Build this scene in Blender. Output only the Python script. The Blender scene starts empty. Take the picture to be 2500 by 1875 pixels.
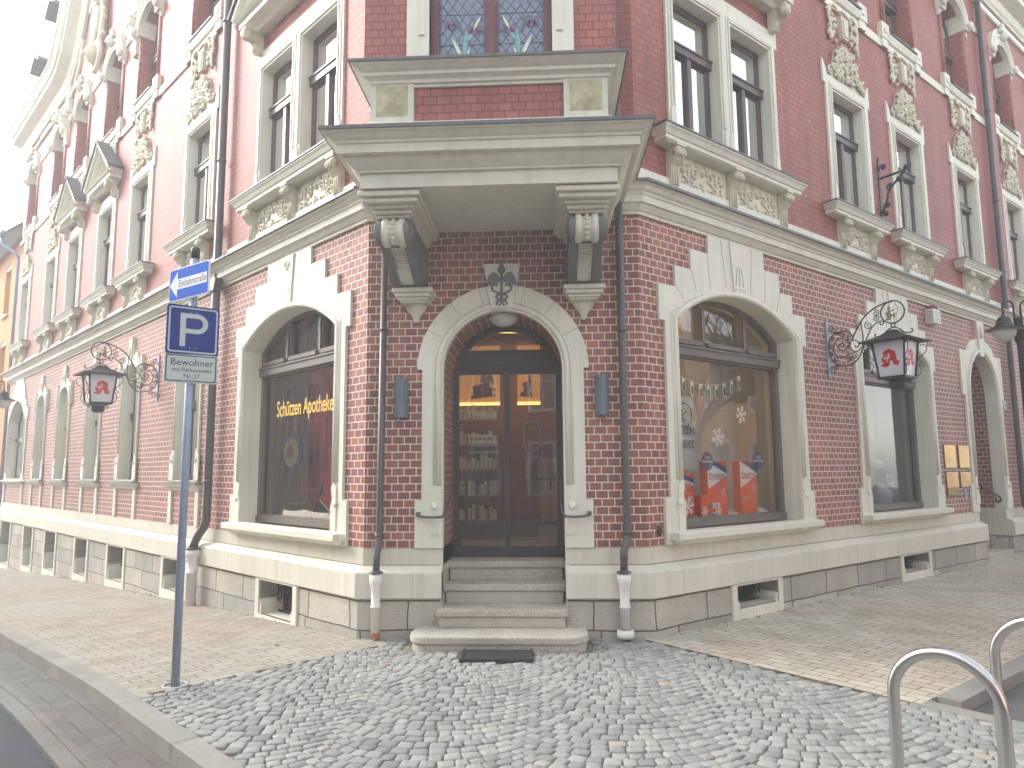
import bpy, bmesh, math, random
from mathutils import Vector, Matrix, geometry
R = math.radians
sc = bpy.context.scene
COL = sc.collection
# ------------------------------------------------------------------ camera
cam_d = bpy.data.cameras.new('camera'); cam = bpy.data.objects.new('camera', cam_d); COL.objects.link(cam)
cam_d.sensor_width = 36; cam_d.lens = 1737/2500*36; cam_d.clip_start = .05; cam_d.clip_end = 2000
rr = Vector((.99868942, .05049459, -.00835088)); uu = Vector((.01441181, -.12088722, .99256163)); fw = Vector((-.04910948, .99138115, .1214565))
m = Matrix((rr, uu, -fw)).transposed().to_4x4(); m.translation = (.43437, -6.94158, 1.55023)
cam.matrix_world = m
sc.camera = cam
sc.render.resolution_x = 1024; sc.render.resolution_y = 768
# ------------------------------------------------------------------ sky and sun (thin bright overcast, low sun from the left)
SUN_AZ, SUN_EL = R(-77), R(33)
w = bpy.data.worlds.new('World'); sc.world = w; w.use_nodes = True
nt = w.node_tree; bg = nt.nodes['Background']; sky = nt.nodes.new('ShaderNodeTexSky'); sky.sky_type = 'NISHITA'
sky.sun_disc = False; sky.sun_elevation = SUN_EL; sky.sun_rotation = SUN_AZ
sky.air_density = 1.0; sky.dust_density = 1.2; sky.ozone_density = 1.0
bw = nt.nodes.new('ShaderNodeRGBToBW'); nt.links.new(sky.outputs[0], bw.inputs[0])
mxs = nt.nodes.new('ShaderNodeMix'); mxs.data_type = 'RGBA'; mxs.inputs[0].default_value = .72; nt.links.new(sky.outputs[0], mxs.inputs[6]); nt.links.new(bw.outputs[0], mxs.inputs[7])  # thin cloud greys the blue
tnt = nt.nodes.new('ShaderNodeMix'); tnt.data_type = 'RGBA'; tnt.blend_type = 'MULTIPLY'; tnt.inputs[0].default_value = 1; tnt.inputs[7].default_value = (1, .975, .93, 1); nt.links.new(mxs.outputs[2], tnt.inputs[6])
nt.links.new(tnt.outputs[2], bg.inputs[0]); bg.inputs[1].default_value = .15
sd = bpy.data.lights.new('sun', 'SUN'); sd.energy = .5; sd.angle = R(20); sd.color = (1, .96, .91)
so = bpy.data.objects.new('sun', sd); COL.objects.link(so)
sdir = Vector((math.sin(SUN_AZ)*math.cos(SUN_EL), math.cos(SUN_AZ)*math.cos(SUN_EL), math.sin(SUN_EL)))
so.rotation_euler = sdir.to_track_quat('Z', 'Y').to_euler(); so.location = sdir*40
sc.view_settings.view_transform = 'Standard'; sc.view_settings.look = 'None'; sc.view_settings.gamma = 1
sc.view_settings.exposure = 2.7

# ------------------------------------------------------------------ helpers
def lin(c):
    return tuple((x/255/12.92 if x/255 <= .04045 else ((x/255+.055)/1.055)**2.4) for x in c)+(1,)
class N:
    def __init__(s, name):
        s.m = bpy.data.materials.new(name); s.m.use_nodes = True; s.t = s.m.node_tree; s.b = s.t.nodes['Principled BSDF']; s.out = s.t.nodes['Material Output']
    def n(s, typ, **k):
        x = s.t.nodes.new('ShaderNode'+typ)
        for a, v in k.items():
            if a.startswith('i_'): x.inputs[a[2:].replace('_', ' ')].default_value = v
            else: setattr(x, a, v)
        return x
    def l(s, a, b): s.t.links.new(a, b)
    def mix(s, fac, a, b, typ='MIX'):
        x = s.t.nodes.new('ShaderNodeMix'); x.data_type = 'RGBA'; x.blend_type = typ
        for i, v in ((0, fac), (6, a), (7, b)):
            if hasattr(v, 'links'): s.l(v, x.inputs[i])
            else: x.inputs[i].default_value = v
        return x.outputs[2]
    def ramp(s, src, stops):
        x = s.n('ValToRGB'); s.l(src, x.inputs[0]); e = x.color_ramp.elements
        while len(e) < len(stops): e.new(.5)
        for i, (p, c) in enumerate(stops): e[i].position = p; e[i].color = c if len(c) == 4 else tuple(c)+(1,)
        return x.outputs[0]
    def noise(s, scale, detail=4, vec=None, rough=.6):
        x = s.n('TexNoise'); x.inputs['Scale'].default_value = scale; x.inputs['Detail'].default_value = detail; x.inputs['Roughness'].default_value = rough
        if vec is None:
            if not hasattr(s, 'gp'): s.gp = s.n('NewGeometry')
            vec = s.gp.outputs['Position']
        s.l(vec, x.inputs['Vector']); return x.outputs['Fac']
    def bump(s, h, strength=.3, dist=.01, prev=None):
        x = s.n('Bump'); x.inputs['Strength'].default_value = strength; x.inputs['Distance'].default_value = dist; s.l(h, x.inputs['Height'])
        if prev: s.l(prev, x.inputs['Normal'])
        return x.outputs[0]
G1 = lambda v: (v, v, v, 1)
def plain(name, c, rough=.6, metal=0, var=.12, scale=6, bump=0, bscale=60, spec=.5):
    s = N(name); c = lin(c) if max(c) > 1.01 else tuple(c)+(1,)
    f = s.noise(scale); g = s.ramp(f, [(.3, G1(1-var)), (.7, G1(1+var*.6))])
    s.l(s.mix(1, c, g, 'MULTIPLY'), s.b.inputs['Base Color'])
    s.b.inputs['Roughness'].default_value = rough; s.b.inputs['Metallic'].default_value = metal; s.b.inputs['Specular IOR Level'].default_value = spec
    if bump: s.l(s.bump(s.noise(bscale, 3), bump, .004), s.b.inputs['Normal'])
    return s.m
def facevec(s):
    # coordinates along the wall and up, whichever way the face looks
    tc = s.n('TexCoord'); sp = s.n('SeparateXYZ'); sn = s.n('SeparateXYZ'); s.l(tc.outputs['Object'], sp.inputs[0]); s.l(tc.outputs['Normal'], sn.inputs[0])
    ab = s.n('Math', operation='ABSOLUTE'); s.l(sn.outputs[1], ab.inputs[0]); gt = s.n('Math', operation='LESS_THAN'); s.l(ab.outputs[0], gt.inputs[0]); gt.inputs[1].default_value = .6
    az = s.n('Math', operation='ABSOLUTE'); s.l(sn.outputs[2], az.inputs[0]); gz = s.n('Math', operation='GREATER_THAN'); s.l(az.outputs[0], gz.inputs[0]); gz.inputs[1].default_value = .7
    mx = s.n('Mix'); s.l(gt.outputs[0], mx.inputs[0]); s.l(sp.outputs[0], mx.inputs[2]); s.l(sp.outputs[1], mx.inputs[3])
    mz = s.n('Mix'); s.l(gz.outputs[0], mz.inputs[0]); s.l(sp.outputs[2], mz.inputs[2]); s.l(sp.outputs[0], mz.inputs[3])
    cb = s.n('CombineXYZ'); s.l(mx.outputs[0], cb.inputs[0]); s.l(mz.outputs[0], cb.inputs[1]); return cb.outputs[0]
def bricks(name, cols, mortar, msize, bw=.12, bh=.077, z0=.82, bstr=.5, dirt=.25, smooth=.1, wob=.0):
    s = N(name); v = facevec(s)
    mp = s.n('Mapping'); s.l(v, mp.inputs[0]); mp.inputs['Location'].default_value = (.013, -z0+bh*100, 0)
    vec = mp.outputs[0]
    if wob:
        nz = s.n('TexNoise'); nz.inputs['Scale'].default_value = 9; s.l(v, nz.inputs['Vector'])
        ad = s.n('VectorMath', operation='MULTIPLY_ADD'); s.l(nz.outputs['Color'], ad.inputs[0]); ad.inputs[1].default_value = (wob,)*3; s.l(mp.outputs[0], ad.inputs[2]); vec = ad.outputs[0]
    b = s.n('TexBrick'); s.l(vec, b.inputs['Vector']); b.offset = .5
    for k, x in (('Color1', (0, 0, 0, 1)), ('Color2', (1, 1, 1, 1)), ('Mortar', (.5, .5, .5, 1)), ('Scale', 1), ('Mortar Size', msize), ('Mortar Smooth', smooth), ('Bias', 0), ('Brick Width', bw), ('Row Height', bh)):
        b.inputs[k].default_value = x
    n = len(cols); c = s.ramp(b.outputs['Color'], [((i+.0)/(n-1)*.96+.02, lin(q)) for i, q in enumerate(cols)])
    f = s.noise(1.3, 5); g = s.ramp(f, [(.3, G1(1-dirt)), (.65, G1(1.05))])
    f2 = s.noise(45, 3); g2 = s.ramp(f2, [(.3, G1(.88)), (.7, G1(1.1))])
    st = s.n('Mapping'); s.l(s.gp.outputs['Position'], st.inputs[0]); st.inputs['Scale'].default_value = (5, 5, .35); g3 = s.ramp(s.noise(1, 5, st.outputs[0]), [(.36, (.84, .83, .82, 1)), (.56, G1(1.03))])
    c = s.mix(1, s.mix(1, s.mix(1, c, g, 'MULTIPLY'), g2, 'MULTIPLY'), g3, 'MULTIPLY')
    s.l(s.mix(b.outputs['Fac'], c, lin(mortar)), s.b.inputs['Base Color'])
    inv = s.n('Math', operation='SUBTRACT'); inv.inputs[0].default_value = 1; s.l(b.outputs['Fac'], inv.inputs[1])
    s.l(s.bump(f2, .25, .002, s.bump(inv.outputs[0], bstr, .006)), s.b.inputs['Normal'])
    s.b.inputs['Roughness'].default_value = .62
    return s.m
def granite(name, base, dark, light, sc_=160, joints=None, jc=(150, 145, 135)):
    s = N(name); f = s.noise(sc_, 2, rough=.8); c = s.ramp(f, [(.33, lin(dark)), (.48, lin(base)), (.66, lin(light))])
    g = s.ramp(s.noise(2.2, 5), [(.3, (.78, .77, .74, 1)), (.7, (1.08, 1.05, 1.0, 1))]); c = s.mix(1, c, g, 'MULTIPLY'); h = f; nrm = s.bump(s.noise(28, 5), .6, .01, s.bump(f, .35, .003))
    if joints:
        v = facevec(s); mp = s.n('Mapping'); s.l(v, mp.inputs[0]); mp.inputs['Location'].default_value = (.3, 30*joints[1]-.36, 0)
        nz = s.n('TexNoise'); nz.inputs['Scale'].default_value = 2.3; s.l(v, nz.inputs['Vector'])
        ad = s.n('VectorMath', operation='MULTIPLY_ADD'); s.l(nz.outputs['Color'], ad.inputs[0]); ad.inputs[1].default_value = (.05, .035, 0); s.l(mp.outputs[0], ad.inputs[2])
        b = s.n('TexBrick'); s.l(ad.outputs[0], b.inputs['Vector']); b.offset = .37; b.squash = 1.3; b.squash_frequency = 2
        for k, x in (('Color1', (.76, .77, .79, 1)), ('Color2', (1.12, 1.08, 1.02, 1)), ('Mortar', (1, 1, 1, 1)), ('Scale', 1), ('Mortar Size', .008), ('Mortar Smooth', .3), ('Brick Width', joints[0]), ('Row Height', joints[1])): b.inputs[k].default_value = x
        c = s.mix(1, c, b.outputs['Color'], 'MULTIPLY'); c = s.mix(b.outputs['Fac'], c, lin(jc))
        inv = s.n('Math', operation='SUBTRACT'); inv.inputs[0].default_value = 1; s.l(b.outputs['Fac'], inv.inputs[1]); nrm = s.bump(inv.outputs[0], .9, .012, nrm)
    s.l(c, s.b.inputs['Base Color']); s.b.inputs['Roughness'].default_value = .8; s.l(nrm, s.b.inputs['Normal'])
    return s.m
def cream(name, c, joints=None, var=.1):
    s = N(name); f = s.noise(1.6, 6); g = s.ramp(f, [(.3, G1(1-var)), (.7, G1(1.04))])
    st = s.n('Mapping'); s.noise(1); s.l(s.gp.outputs['Position'], st.inputs[0]); st.inputs['Scale'].default_value = (14, 14, .8)
    f2 = s.noise(1, 4, st.outputs[0]); g2 = s.ramp(f2, [(.33, (.91, .90, .875, 1)), (.55, G1(1))])
    col = s.mix(1, s.mix(1, lin(c), g, 'MULTIPLY'), g2, 'MULTIPLY'); nrm = s.bump(s.noise(90, 3), .15, .002)
    if joints:
        v = facevec(s); b = s.n('TexBrick'); s.l(v, b.inputs['Vector']); b.offset = 0
        for k, x in (('Color1', (1, 1, 1, 1)), ('Color2', (.95, .95, .93, 1)), ('Mortar', (.7, .69, .66, 1)), ('Scale', 1), ('Mortar Size', .004), ('Mortar Smooth', .3), ('Brick Width', joints), ('Row Height', 50)): b.inputs[k].default_value = x
        col = s.mix(1, col, b.outputs['Color'], 'MULTIPLY')
    s.l(col, s.b.inputs['Base Color']); s.b.inputs['Roughness'].default_value = .55; s.l(nrm, s.b.inputs['Normal']); return s.m
def glass(name, tint=(.9, .93, .93), refl=1.0, base=.06):
    s = N(name); t = s.n('BsdfTransparent'); t.inputs[0].default_value = tuple(tint)+(1,); g = s.n('BsdfGlossy'); g.inputs['Roughness'].default_value = .012; g.inputs[0].default_value = (1, 1, 1, 1)
    fr = s.n('Fresnel'); fr.inputs[0].default_value = 1.5; mu = s.n('Math', operation='MULTIPLY_ADD'); s.l(fr.outputs[0], mu.inputs[0]); mu.inputs[1].default_value = refl; mu.inputs[2].default_value = base; mu.use_clamp = True
    nz = s.bump(s.noise(1.7, 1), .035, .08); s.l(nz, g.inputs['Normal'])
    x = s.n('MixShader'); s.l(mu.outputs[0], x.inputs[0]); s.l(t.outputs[0], x.inputs[1]); s.l(g.outputs[0], x.inputs[2]); s.l(x.outputs[0], s.out.inputs[0]); return s.m
def emit(name, c, st):
    s = N(name); s.b.inputs['Base Color'].default_value = lin(c); s.b.inputs['Emission Color'].default_value = lin(c); s.b.inputs['Emission Strength'].default_value = st; return s.m
RB = [(142, 88, 78), (152, 95, 84), (160, 101, 88), (166, 106, 92), (150, 94, 86), (180, 112, 86)]
M = dict(
 brick=bricks('brick_pointed', RB, (218, 206, 194), .0056),
 brickdoor=bricks('brick_reveal', RB, (190, 176, 165), .005, bw=.24),
 brickup=bricks('brick_painted', [(160, 92, 82), (168, 98, 88), (164, 95, 85), (174, 104, 94)], (118, 68, 62), .005, bstr=1, dirt=.2, wob=.004, smooth=.0),
 cream=cream('cream_paint', (226, 224, 208)), creamj=cream('cream_paint_blocks', (218, 214, 198), joints=.86, var=.07), plaster=cream('plinth_plaster', (212, 207, 190), var=.06),
 relief=cream('relief_stone', (216, 210, 186), var=.16), oriel=cream('oriel_stone', (216, 214, 198)), ochre=plain('weathered_sandstone', (184, 178, 142), .8, var=.3, scale=9),
 greyst=plain('grey_painted_stone', (112, 114, 112), .6), lead=plain('lead_flashing', (98, 98, 100), .45, var=.2, scale=12),
 granite=granite('granite_blocks', (184, 182, 175), (128, 127, 123), (220, 218, 210), joints=(.58, .27), jc=(96, 92, 86)),
 step=granite('granite_steps', (186, 182, 170), (112, 108, 100), (226, 222, 210), 170),
 frame=plain('brown_timber', (86, 68, 66), .4, var=.2), shopf=plain('greybrown_timber', (112, 104, 96), .5, var=.15), darkf=plain('anthracite_metal', (62, 58, 60), .4, var=.06),
 glass=glass('window_glass', (.8, .85, .84), 2.2, .50), shopg=glass('shop_glass', (.97, .98, .97), .9, .04), doorg=glass('door_glass', (.82, .84, .84), 1.2, .09),
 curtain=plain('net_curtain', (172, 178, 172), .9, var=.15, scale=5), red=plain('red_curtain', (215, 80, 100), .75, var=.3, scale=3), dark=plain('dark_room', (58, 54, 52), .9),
 pipe=plain('brown_downpipe', (84, 80, 80), .35, var=.15), white=plain('white_enamel', (225, 224, 218), .4, var=.05), slate=plain('roof_slate', (92, 94, 100), .6, var=.25, scale=20),
 steel=plain('brushed_steel', (200, 198, 196), .28, 1, .05, 3), galv=plain('galvanised_steel', (150, 164, 184), .5, .2, .12, 8), iron=plain('wrought_iron', (60, 58, 58), .5, .3), black=plain('black', (30, 30, 32), .5),
 blue=plain('sign_blue', (36, 56, 132), .65, var=.05, spec=.15), blue2=plain('sign_bright_blue', (30, 92, 200), .65, var=.05, spec=.1), signw=plain('sign_white', (222, 226, 226), .6, var=.03, spec=.2), signg=plain('sign_grey_white', (190, 198, 196), .6, var=.04, spec=.2),
 redA=plain('sign_red', (196, 38, 42), .4, var=.03), milk=plain('milk_panel', (218, 220, 226), .3, var=.03), gold=plain('gold_letter', (225, 185, 80), .5, var=.1), brass=plain('brass', (190, 150, 85), .32, .65, .12, 5),
 orange=plain('orange_render', (214, 152, 98), .9, var=.06), rust=plain('rust', (176, 118, 72), .9, var=.3, scale=20), rubber=plain('rubber_mat', (66, 68, 70), .6, var=.2, scale=30),
 wood=plain('pale_wood', (190, 155, 110), .6, var=.15), paper=plain('paper', (240, 241, 243), .7, var=.02), cardo=plain('orange_card', (235, 92, 40), .55, var=.03), violet=plain('violet_blue_card', (62, 60, 130), .5, var=.03),
 green=plain('green_print', (70, 130, 75), .6), wall=plain('room_wall', (196, 190, 182), .9, var=.04), warm=plain('warm_panel', (140, 92, 66), .7, var=.1), taupe=plain('taupe_cutout', (120, 60, 40), .7), archer=plain('bronze_cutout', (150, 135, 112), .6),
 globe=plain('opal_glass', (214, 214, 208), .25, var=.02), bark=plain('bark', (80, 68, 58), .9, var=.3, scale=14), snow=plain('cotton_snow', (225, 232, 240), .9, var=.05, bump=.5, bscale=40), navy=plain('navy_cloth', (48, 48, 84), .8))
def stainglass():
    s = N('leaded_glass'); v = s.n('TexVoronoi'); v.feature = 'F1'; s.noise(1); s.l(s.gp.outputs['Position'], v.inputs['Vector']); v.inputs['Scale'].default_value = 16
    c = s.ramp(v.outputs['Distance'], [(.0, lin((84, 96, 140))), (.5, lin((118, 128, 150))), (1, lin((88, 104, 128)))]); s.l(c, s.b.inputs['Base Color']); s.b.inputs['Roughness'].default_value = .12; s.b.inputs['Specular IOR Level'].default_value = .8; return s.m
M['stain'] = stainglass()
for nm, c in (('leafw', (205, 220, 200)), ('leafg', (62, 104, 90)), ('leafc', (120, 175, 165)), ('petal', (112, 84, 118))): M[nm] = plain('glass_'+nm, c, .15, var=.1, scale=30)

class MB:
    def __init__(s): s.v = []; s.f = []; s.sm = []; s.T = None
    def add(s, vs, fs, smooth=False):
        k = len(s.v)
        if s.T is not None: vs = [s.T @ Vector(v) for v in vs]
        s.v += [tuple(v) for v in vs]; s.f += [tuple(i+k for i in f) for f in fs]; s.sm += [smooth]*len(fs); return s
    def box(s, x0, x1, y0, y1, z0, z1):
        return s.add([(x0, y0, z0), (x1, y0, z0), (x1, y1, z0), (x0, y1, z0), (x0, y0, z1), (x1, y0, z1), (x1, y1, z1), (x0, y1, z1)],
                     [(0, 3, 2, 1), (4, 5, 6, 7), (0, 1, 5, 4), (1, 2, 6, 5), (2, 3, 7, 6), (3, 0, 4, 7)])
    def prism(s, poly, y0, y1, holes=(), back=True):
        loops = [list(poly)]+[list(h) for h in holes]; pts = [p for l in loops for p in l]
        tri = geometry.tessellate_polygon([[Vector((p[0], p[1], 0)) for p in l] for l in loops])
        n = len(pts); vs = [(p[0], y0, p[1]) for p in pts]+[(p[0], y1, p[1]) for p in pts]
        fs = []
        for t in tri:
            a, b, c = (pts[i] for i in t); ar = (b[0]-a[0])*(c[1]-a[1])-(b[1]-a[1])*(c[0]-a[0])
            if abs(ar) < 1e-10: continue
            t = tuple(t) if ar > 0 else tuple(reversed(t))
            fs.append(t)
            if back: fs.append(tuple(i+n for i in reversed(t)))
        k = 0
        for li, l in enumerate(loops):
            ar = sum(l[i][0]*l[(i+1) % len(l)][1]-l[(i+1) % len(l)][0]*l[i][1] for i in range(len(l)))
            for i in range(len(l)):
                a, b = k+i, k+(i+1) % len(l)
                if (ar > 0) ^ (li > 0): fs.append((a, a+n, b+n, b))
                else: fs.append((b, b+n, a+n, a))
            k += len(l)
        return s.add(vs, fs)
    def tube(s, pts, r, n=7, closed=False, sx=1, cap=True, up=None):
        pts = [Vector(p) for p in pts]; N_ = len(pts); rs = r if isinstance(r, (list, tuple)) else [r]*N_
        vs = []; prev = None
        for i, p in enumerate(pts):
            a = pts[(i-1) % N_] if (closed or i > 0) else p; b = pts[(i+1) % N_] if (closed or i < N_-1) else p
            t = (b-a).normalized()
            if up is not None: u = Vector(up)
            elif prev is None: u = Vector((0, 0, 1)) if abs(t.z) < .9 else Vector((1, 0, 0))
            else: u = prev
            x = t.cross(u)
            if x.length < 1e-6: x = t.cross(Vector((1, .3, .2)))
            x.normalize(); u = x.cross(t).normalized(); prev = u
            for k in range(n):
                an = 2*math.pi*k/n; vs.append(p+x*math.cos(an)*rs[i]*sx+u*math.sin(an)*rs[i])
        fs = []
        for i in range(N_ if closed else N_-1):
            j = (i+1) % N_
            for k in range(n): fs.append((i*n+k, i*n+(k+1) % n, j*n+(k+1) % n, j*n+k))
        if cap and not closed: fs += [tuple(reversed(range(n))), tuple((N_-1)*n+k for k in range(n))]
        return s.add(vs, fs, True)
    def lathe(s, prof, c=(0, 0, 0), n=24, sq=None):
        vs = []; fs = []
        for r_, z in prof:
            for k in range(n):
                a = 2*math.pi*(k+.5)/n; vs.append((c[0]+r_*math.cos(a), c[1]+r_*math.sin(a), c[2]+z))
        for i in range(len(prof)-1):
            for k in range(n): fs.append((i*n+k, i*n+(k+1) % n, (i+1)*n+(k+1) % n, (i+1)*n+k))
        fs += [tuple(reversed(range(n))), tuple((len(prof)-1)*n+k for k in range(n))]
        return s.add(vs, fs, n > 8)
    def ell(s, c, r, n=10, m=6):
        vs = [(c[0], c[1], c[2]-r[2])]; fs = []
        for i in range(1, m):
            p = math.pi*i/m-math.pi/2
            for k in range(n):
                a = 2*math.pi*k/n; vs.append((c[0]+r[0]*math.cos(p)*math.cos(a), c[1]+r[1]*math.cos(p)*math.sin(a), c[2]+r[2]*math.sin(p)))
        vs.append((c[0], c[1], c[2]+r[2])); L = len(vs)-1
        for k in range(n): fs.append((0, 1+(k+1) % n, 1+k)); fs.append((L, L-n+k, L-n+(k+1) % n))
        for i in range(m-2):
            for k in range(n): fs.append((1+i*n+k, 1+i*n+(k+1) % n, 1+(i+1)*n+(k+1) % n, 1+(i+1)*n+k))
        return s.add(vs, fs, True)
    def sweep(s, path, prof, side=1):
        # path in plan (x,y) left to right with the building behind it, prof (outward d, z) as a closed outline
        P = [Vector(p) for p in path]; n = len(P); k = len(prof); vs = []
        for i, p in enumerate(P):
            ns = []
            for a, b in ((i-1, i), (i, i+1)):
                if a >= 0 and b < n: t = (P[b]-P[a]).normalized(); ns.append(Vector((t.y, -t.x)))
            mv = sum(ns, Vector((0, 0))); mv = mv.normalized()/(mv.normalized().dot(ns[0]))
            for d, z in prof: q = p+mv*d; vs.append((q.x, q.y, z))
        fs = []
        for i in range(n-1):
            for j in range(k): a = i*k+j; b = i*k+(j+1) % k; fs.append((a, a+k, b+k, b))
        tri = geometry.tessellate_polygon([[Vector((d, z, 0)) for d, z in prof]])
        fs += [tuple(t) for t in tri]+[tuple(i+(n-1)*k for i in t) for t in tri]
        return s.add(vs, fs)
    def wsweep(s, path, prof, closed=False):
        # path in the wall plane (x,z); prof (outward d, offset h to the left of travel)
        P = [Vector(p) for p in path]; n = len(P); k = len(prof); vs = []
        for i, p in enumerate(P):
            ns = []
            for a, b in ((i-1, i), (i, i+1)):
                if (a >= 0 and b < n): t = (P[b]-P[a]).normalized(); ns.append(Vector((-t.y, t.x)))
            mv = sum(ns, Vector((0, 0))).normalized(); mv = mv/max(.5, mv.dot(ns[0]))
            for d, h in prof: q = p+mv*h; vs.append((q.x, -d, q.y))
        fs = [(i*k+j, i*k+k+j, i*k+k+(j+1) % k, i*k+(j+1) % k) for i in range(n-1) for j in range(k)]
        tri = geometry.tessellate_polygon([[Vector((d, h, 0)) for d, h in prof]])
        fs += [tuple(t) for t in tri]+[tuple(i+(n-1)*k for i in t) for t in tri]
        return s.add(vs, fs)
    def build(s, name, mat, parent=None, loc=(0, 0, 0), rz=0, bevel=0, fix=True):
        me = bpy.data.meshes.new(name); me.from_pydata(s.v, [], s.f); me.materials.append(M[mat] if isinstance(mat, str) else mat)
        for p, q in zip(me.polygons, s.sm): p.use_smooth = q
        if fix:
            bm = bmesh.new(); bm.from_mesh(me); bmesh.ops.recalc_face_normals(bm, faces=bm.faces); bm.to_mesh(me); bm.free()
        me.update(); o = bpy.data.objects.new(name, me); COL.objects.link(o); o.location = loc; o.rotation_euler = (0, 0, rz)
        if parent: o.parent = parent
        if bevel:
            b = o.modifiers.new('bevel', 'BEVEL'); b.width = bevel; b.segments = 2; b.limit_method = 'ANGLE'; b.angle_limit = R(40)
        return o
def tag(o, label=None, cat=None, group=None, kind=None):
    for k, v in (('label', label), ('category', cat), ('group', group), ('kind', kind)):
        if v: o[k] = v
    return o
def empty(name, loc=(0, 0, 0), rz=0, parent=None, **k):
    o = bpy.data.objects.new(name, None); COL.objects.link(o); o.location = loc; o.rotation_euler = (0, 0, rz); o.empty_display_size = .2
    if parent: o.parent = parent
    return tag(o, **k)
def kids(o): return [c for c in bpy.data.objects if c.parent == o]
def copy_tree(o, parent=None):
    c = o.copy(); COL.objects.link(c)
    if parent: c.parent = parent
    for ch in kids(o): copy_tree(ch, c)
    return c
_tc = {}
def text(s, size, mat, parent, loc, rot, ex=.002, sx=1, name='lettering', align='CENTER', bold=0, width=0):
    cu = bpy.data.curves.new('t', 'FONT'); cu.body = s; cu.size = size; cu.extrude = ex; cu.align_x = align; cu.align_y = 'CENTER'; cu.offset = bold
    to = bpy.data.objects.new('t', cu); COL.objects.link(to); bpy.context.view_layer.update()
    me = bpy.data.meshes.new_from_object(to.evaluated_get(bpy.context.evaluated_depsgraph_get())); bpy.data.objects.remove(to); bpy.data.curves.remove(cu)
    me.name = name; me.materials.clear(); me.materials.append(M[mat])
    o = bpy.data.objects.new(name, me); COL.objects.link(o); o.parent = parent; o.location = loc; o.rotation_euler = rot; o.scale = (sx if not width else width/(max(v.co.x for v in me.vertices)-min(v.co.x for v in me.vertices)), 1, 1); return o
def arc(h, rise, zs, n=20, cx=0):
    """arch points from right springing over the top to the left one"""
    Rr = (h*h+rise*rise)/(2*rise); a = math.asin(min(1, h/Rr)); a = math.pi-a if rise > h else a
    return [(cx+Rr*math.sin(a-2*a*i/n), zs+rise-Rr+Rr*math.cos(a-2*a*i/n)) for i in range(n+1)]
def ell_arc(h, rise, zs, n=20, cx=0): return [(cx+h*math.cos(math.pi*i/n), zs+rise*math.sin(math.pi*i/n)) for i in range(n+1)]
def opening(h, z0, zs, rise=0, cx=0, n=20, el=False):
    if not rise: return [(cx-h, z0), (cx+h, z0), (cx+h, zs), (cx-h, zs)]
    return [(cx-h, z0), (cx+h, z0)]+(ell_arc if el else arc)(h, rise, zs, n, cx)
def rect(x0, x1, z0, z1): return [(x0, z0), (x1, z0), (x1, z1), (x0, z1)]
def mirror(half):
    """half outline on the right from bottom up -> closed symmetric outline"""
    return half+[(-x, z) for x, z in reversed(half)]
def circ(cx, cz, r, n=20, rz=None): return [(cx+r*math.cos(2*math.pi*i/n), cz+(rz or r)*math.sin(2*math.pi*i/n)) for i in range(n)]
def smooth(pts, k=4):
    out = []
    for i in range(len(pts)-1):
        p0 = Vector(pts[max(0, i-1)]); p1 = Vector(pts[i]); p2 = Vector(pts[i+1]); p3 = Vector(pts[min(len(pts)-1, i+2)])
        for j in range(k):
            t = j/k; out.append(tuple(.5*((2*p1)+(-p0+p2)*t+(2*p0-5*p1+4*p2-p3)*t*t+(-p0+3*p1-3*p2+p3)*t**3)))
    out.append(tuple(pts[-1])); return out
def spiral(cx, cz, r0, a0, turns=1.4, r1=.12, n=16, d=1): return [(cx+(r0*(1-i/n)+r0*r1*i/n)*math.cos(a0+d*turns*2*math.pi*i/n), cz+(r0*(1-i/n)+r0*r1*i/n)*math.sin(a0+d*turns*2*math.pi*i/n)) for i in range(n+1)]

# ------------------------------------------------------------------ building frame: L, C, R walls
AL, AR, HW = .744581, .716490, 1.3597
SIDE = dict(L=((-HW, 0), -AL), C=((0, 0), 0), R=((HW, 0), AR))
DL = Vector((-math.cos(AL), math.sin(AL))); DR = Vector((math.cos(AR), math.sin(AR))); NL = Vector((-math.sin(AL), -math.cos(AL))); NR = Vector((math.sin(AR), -math.cos(AR)))
def LX(side, u): return -u if side == 'L' else u
def W(side, u, off=0, z=0):
    """world point on a side: u along the wall from the corner, off outward"""
    (ox, oy), rz = SIDE[side]; x = LX(side, u); c, s_ = math.cos(rz), math.sin(rz); return Vector((ox+x*c+off*s_, oy+x*s_-off*c, z))
def hg(x, y):
    u = (Vector((x, y))-Vector((-HW, 0))).dot(DL); u = max(0, min(u, 40)); return -(.04*u+.0006*u*u)
def hu(u): return -(.04*u+.0006*u*u)
LEND, REND = 18.25, 16.0
house = empty('corner_house', label='red brick corner house with cream stone dressings and an oriel over its corner door', cat='house')
def put(mb, name, mat, side, u=0, z=0, off=0, parent=None, **k):
    """build in a wall's own frame"""
    q = W(side, u, off, z); return mb.build(name, mat, parent or house, q, SIDE[side][1], **k)
def base(side, u, z=0, off=0): q = W(side, u, off, z); return dict(loc=q, rz=SIDE[side][1])

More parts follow.
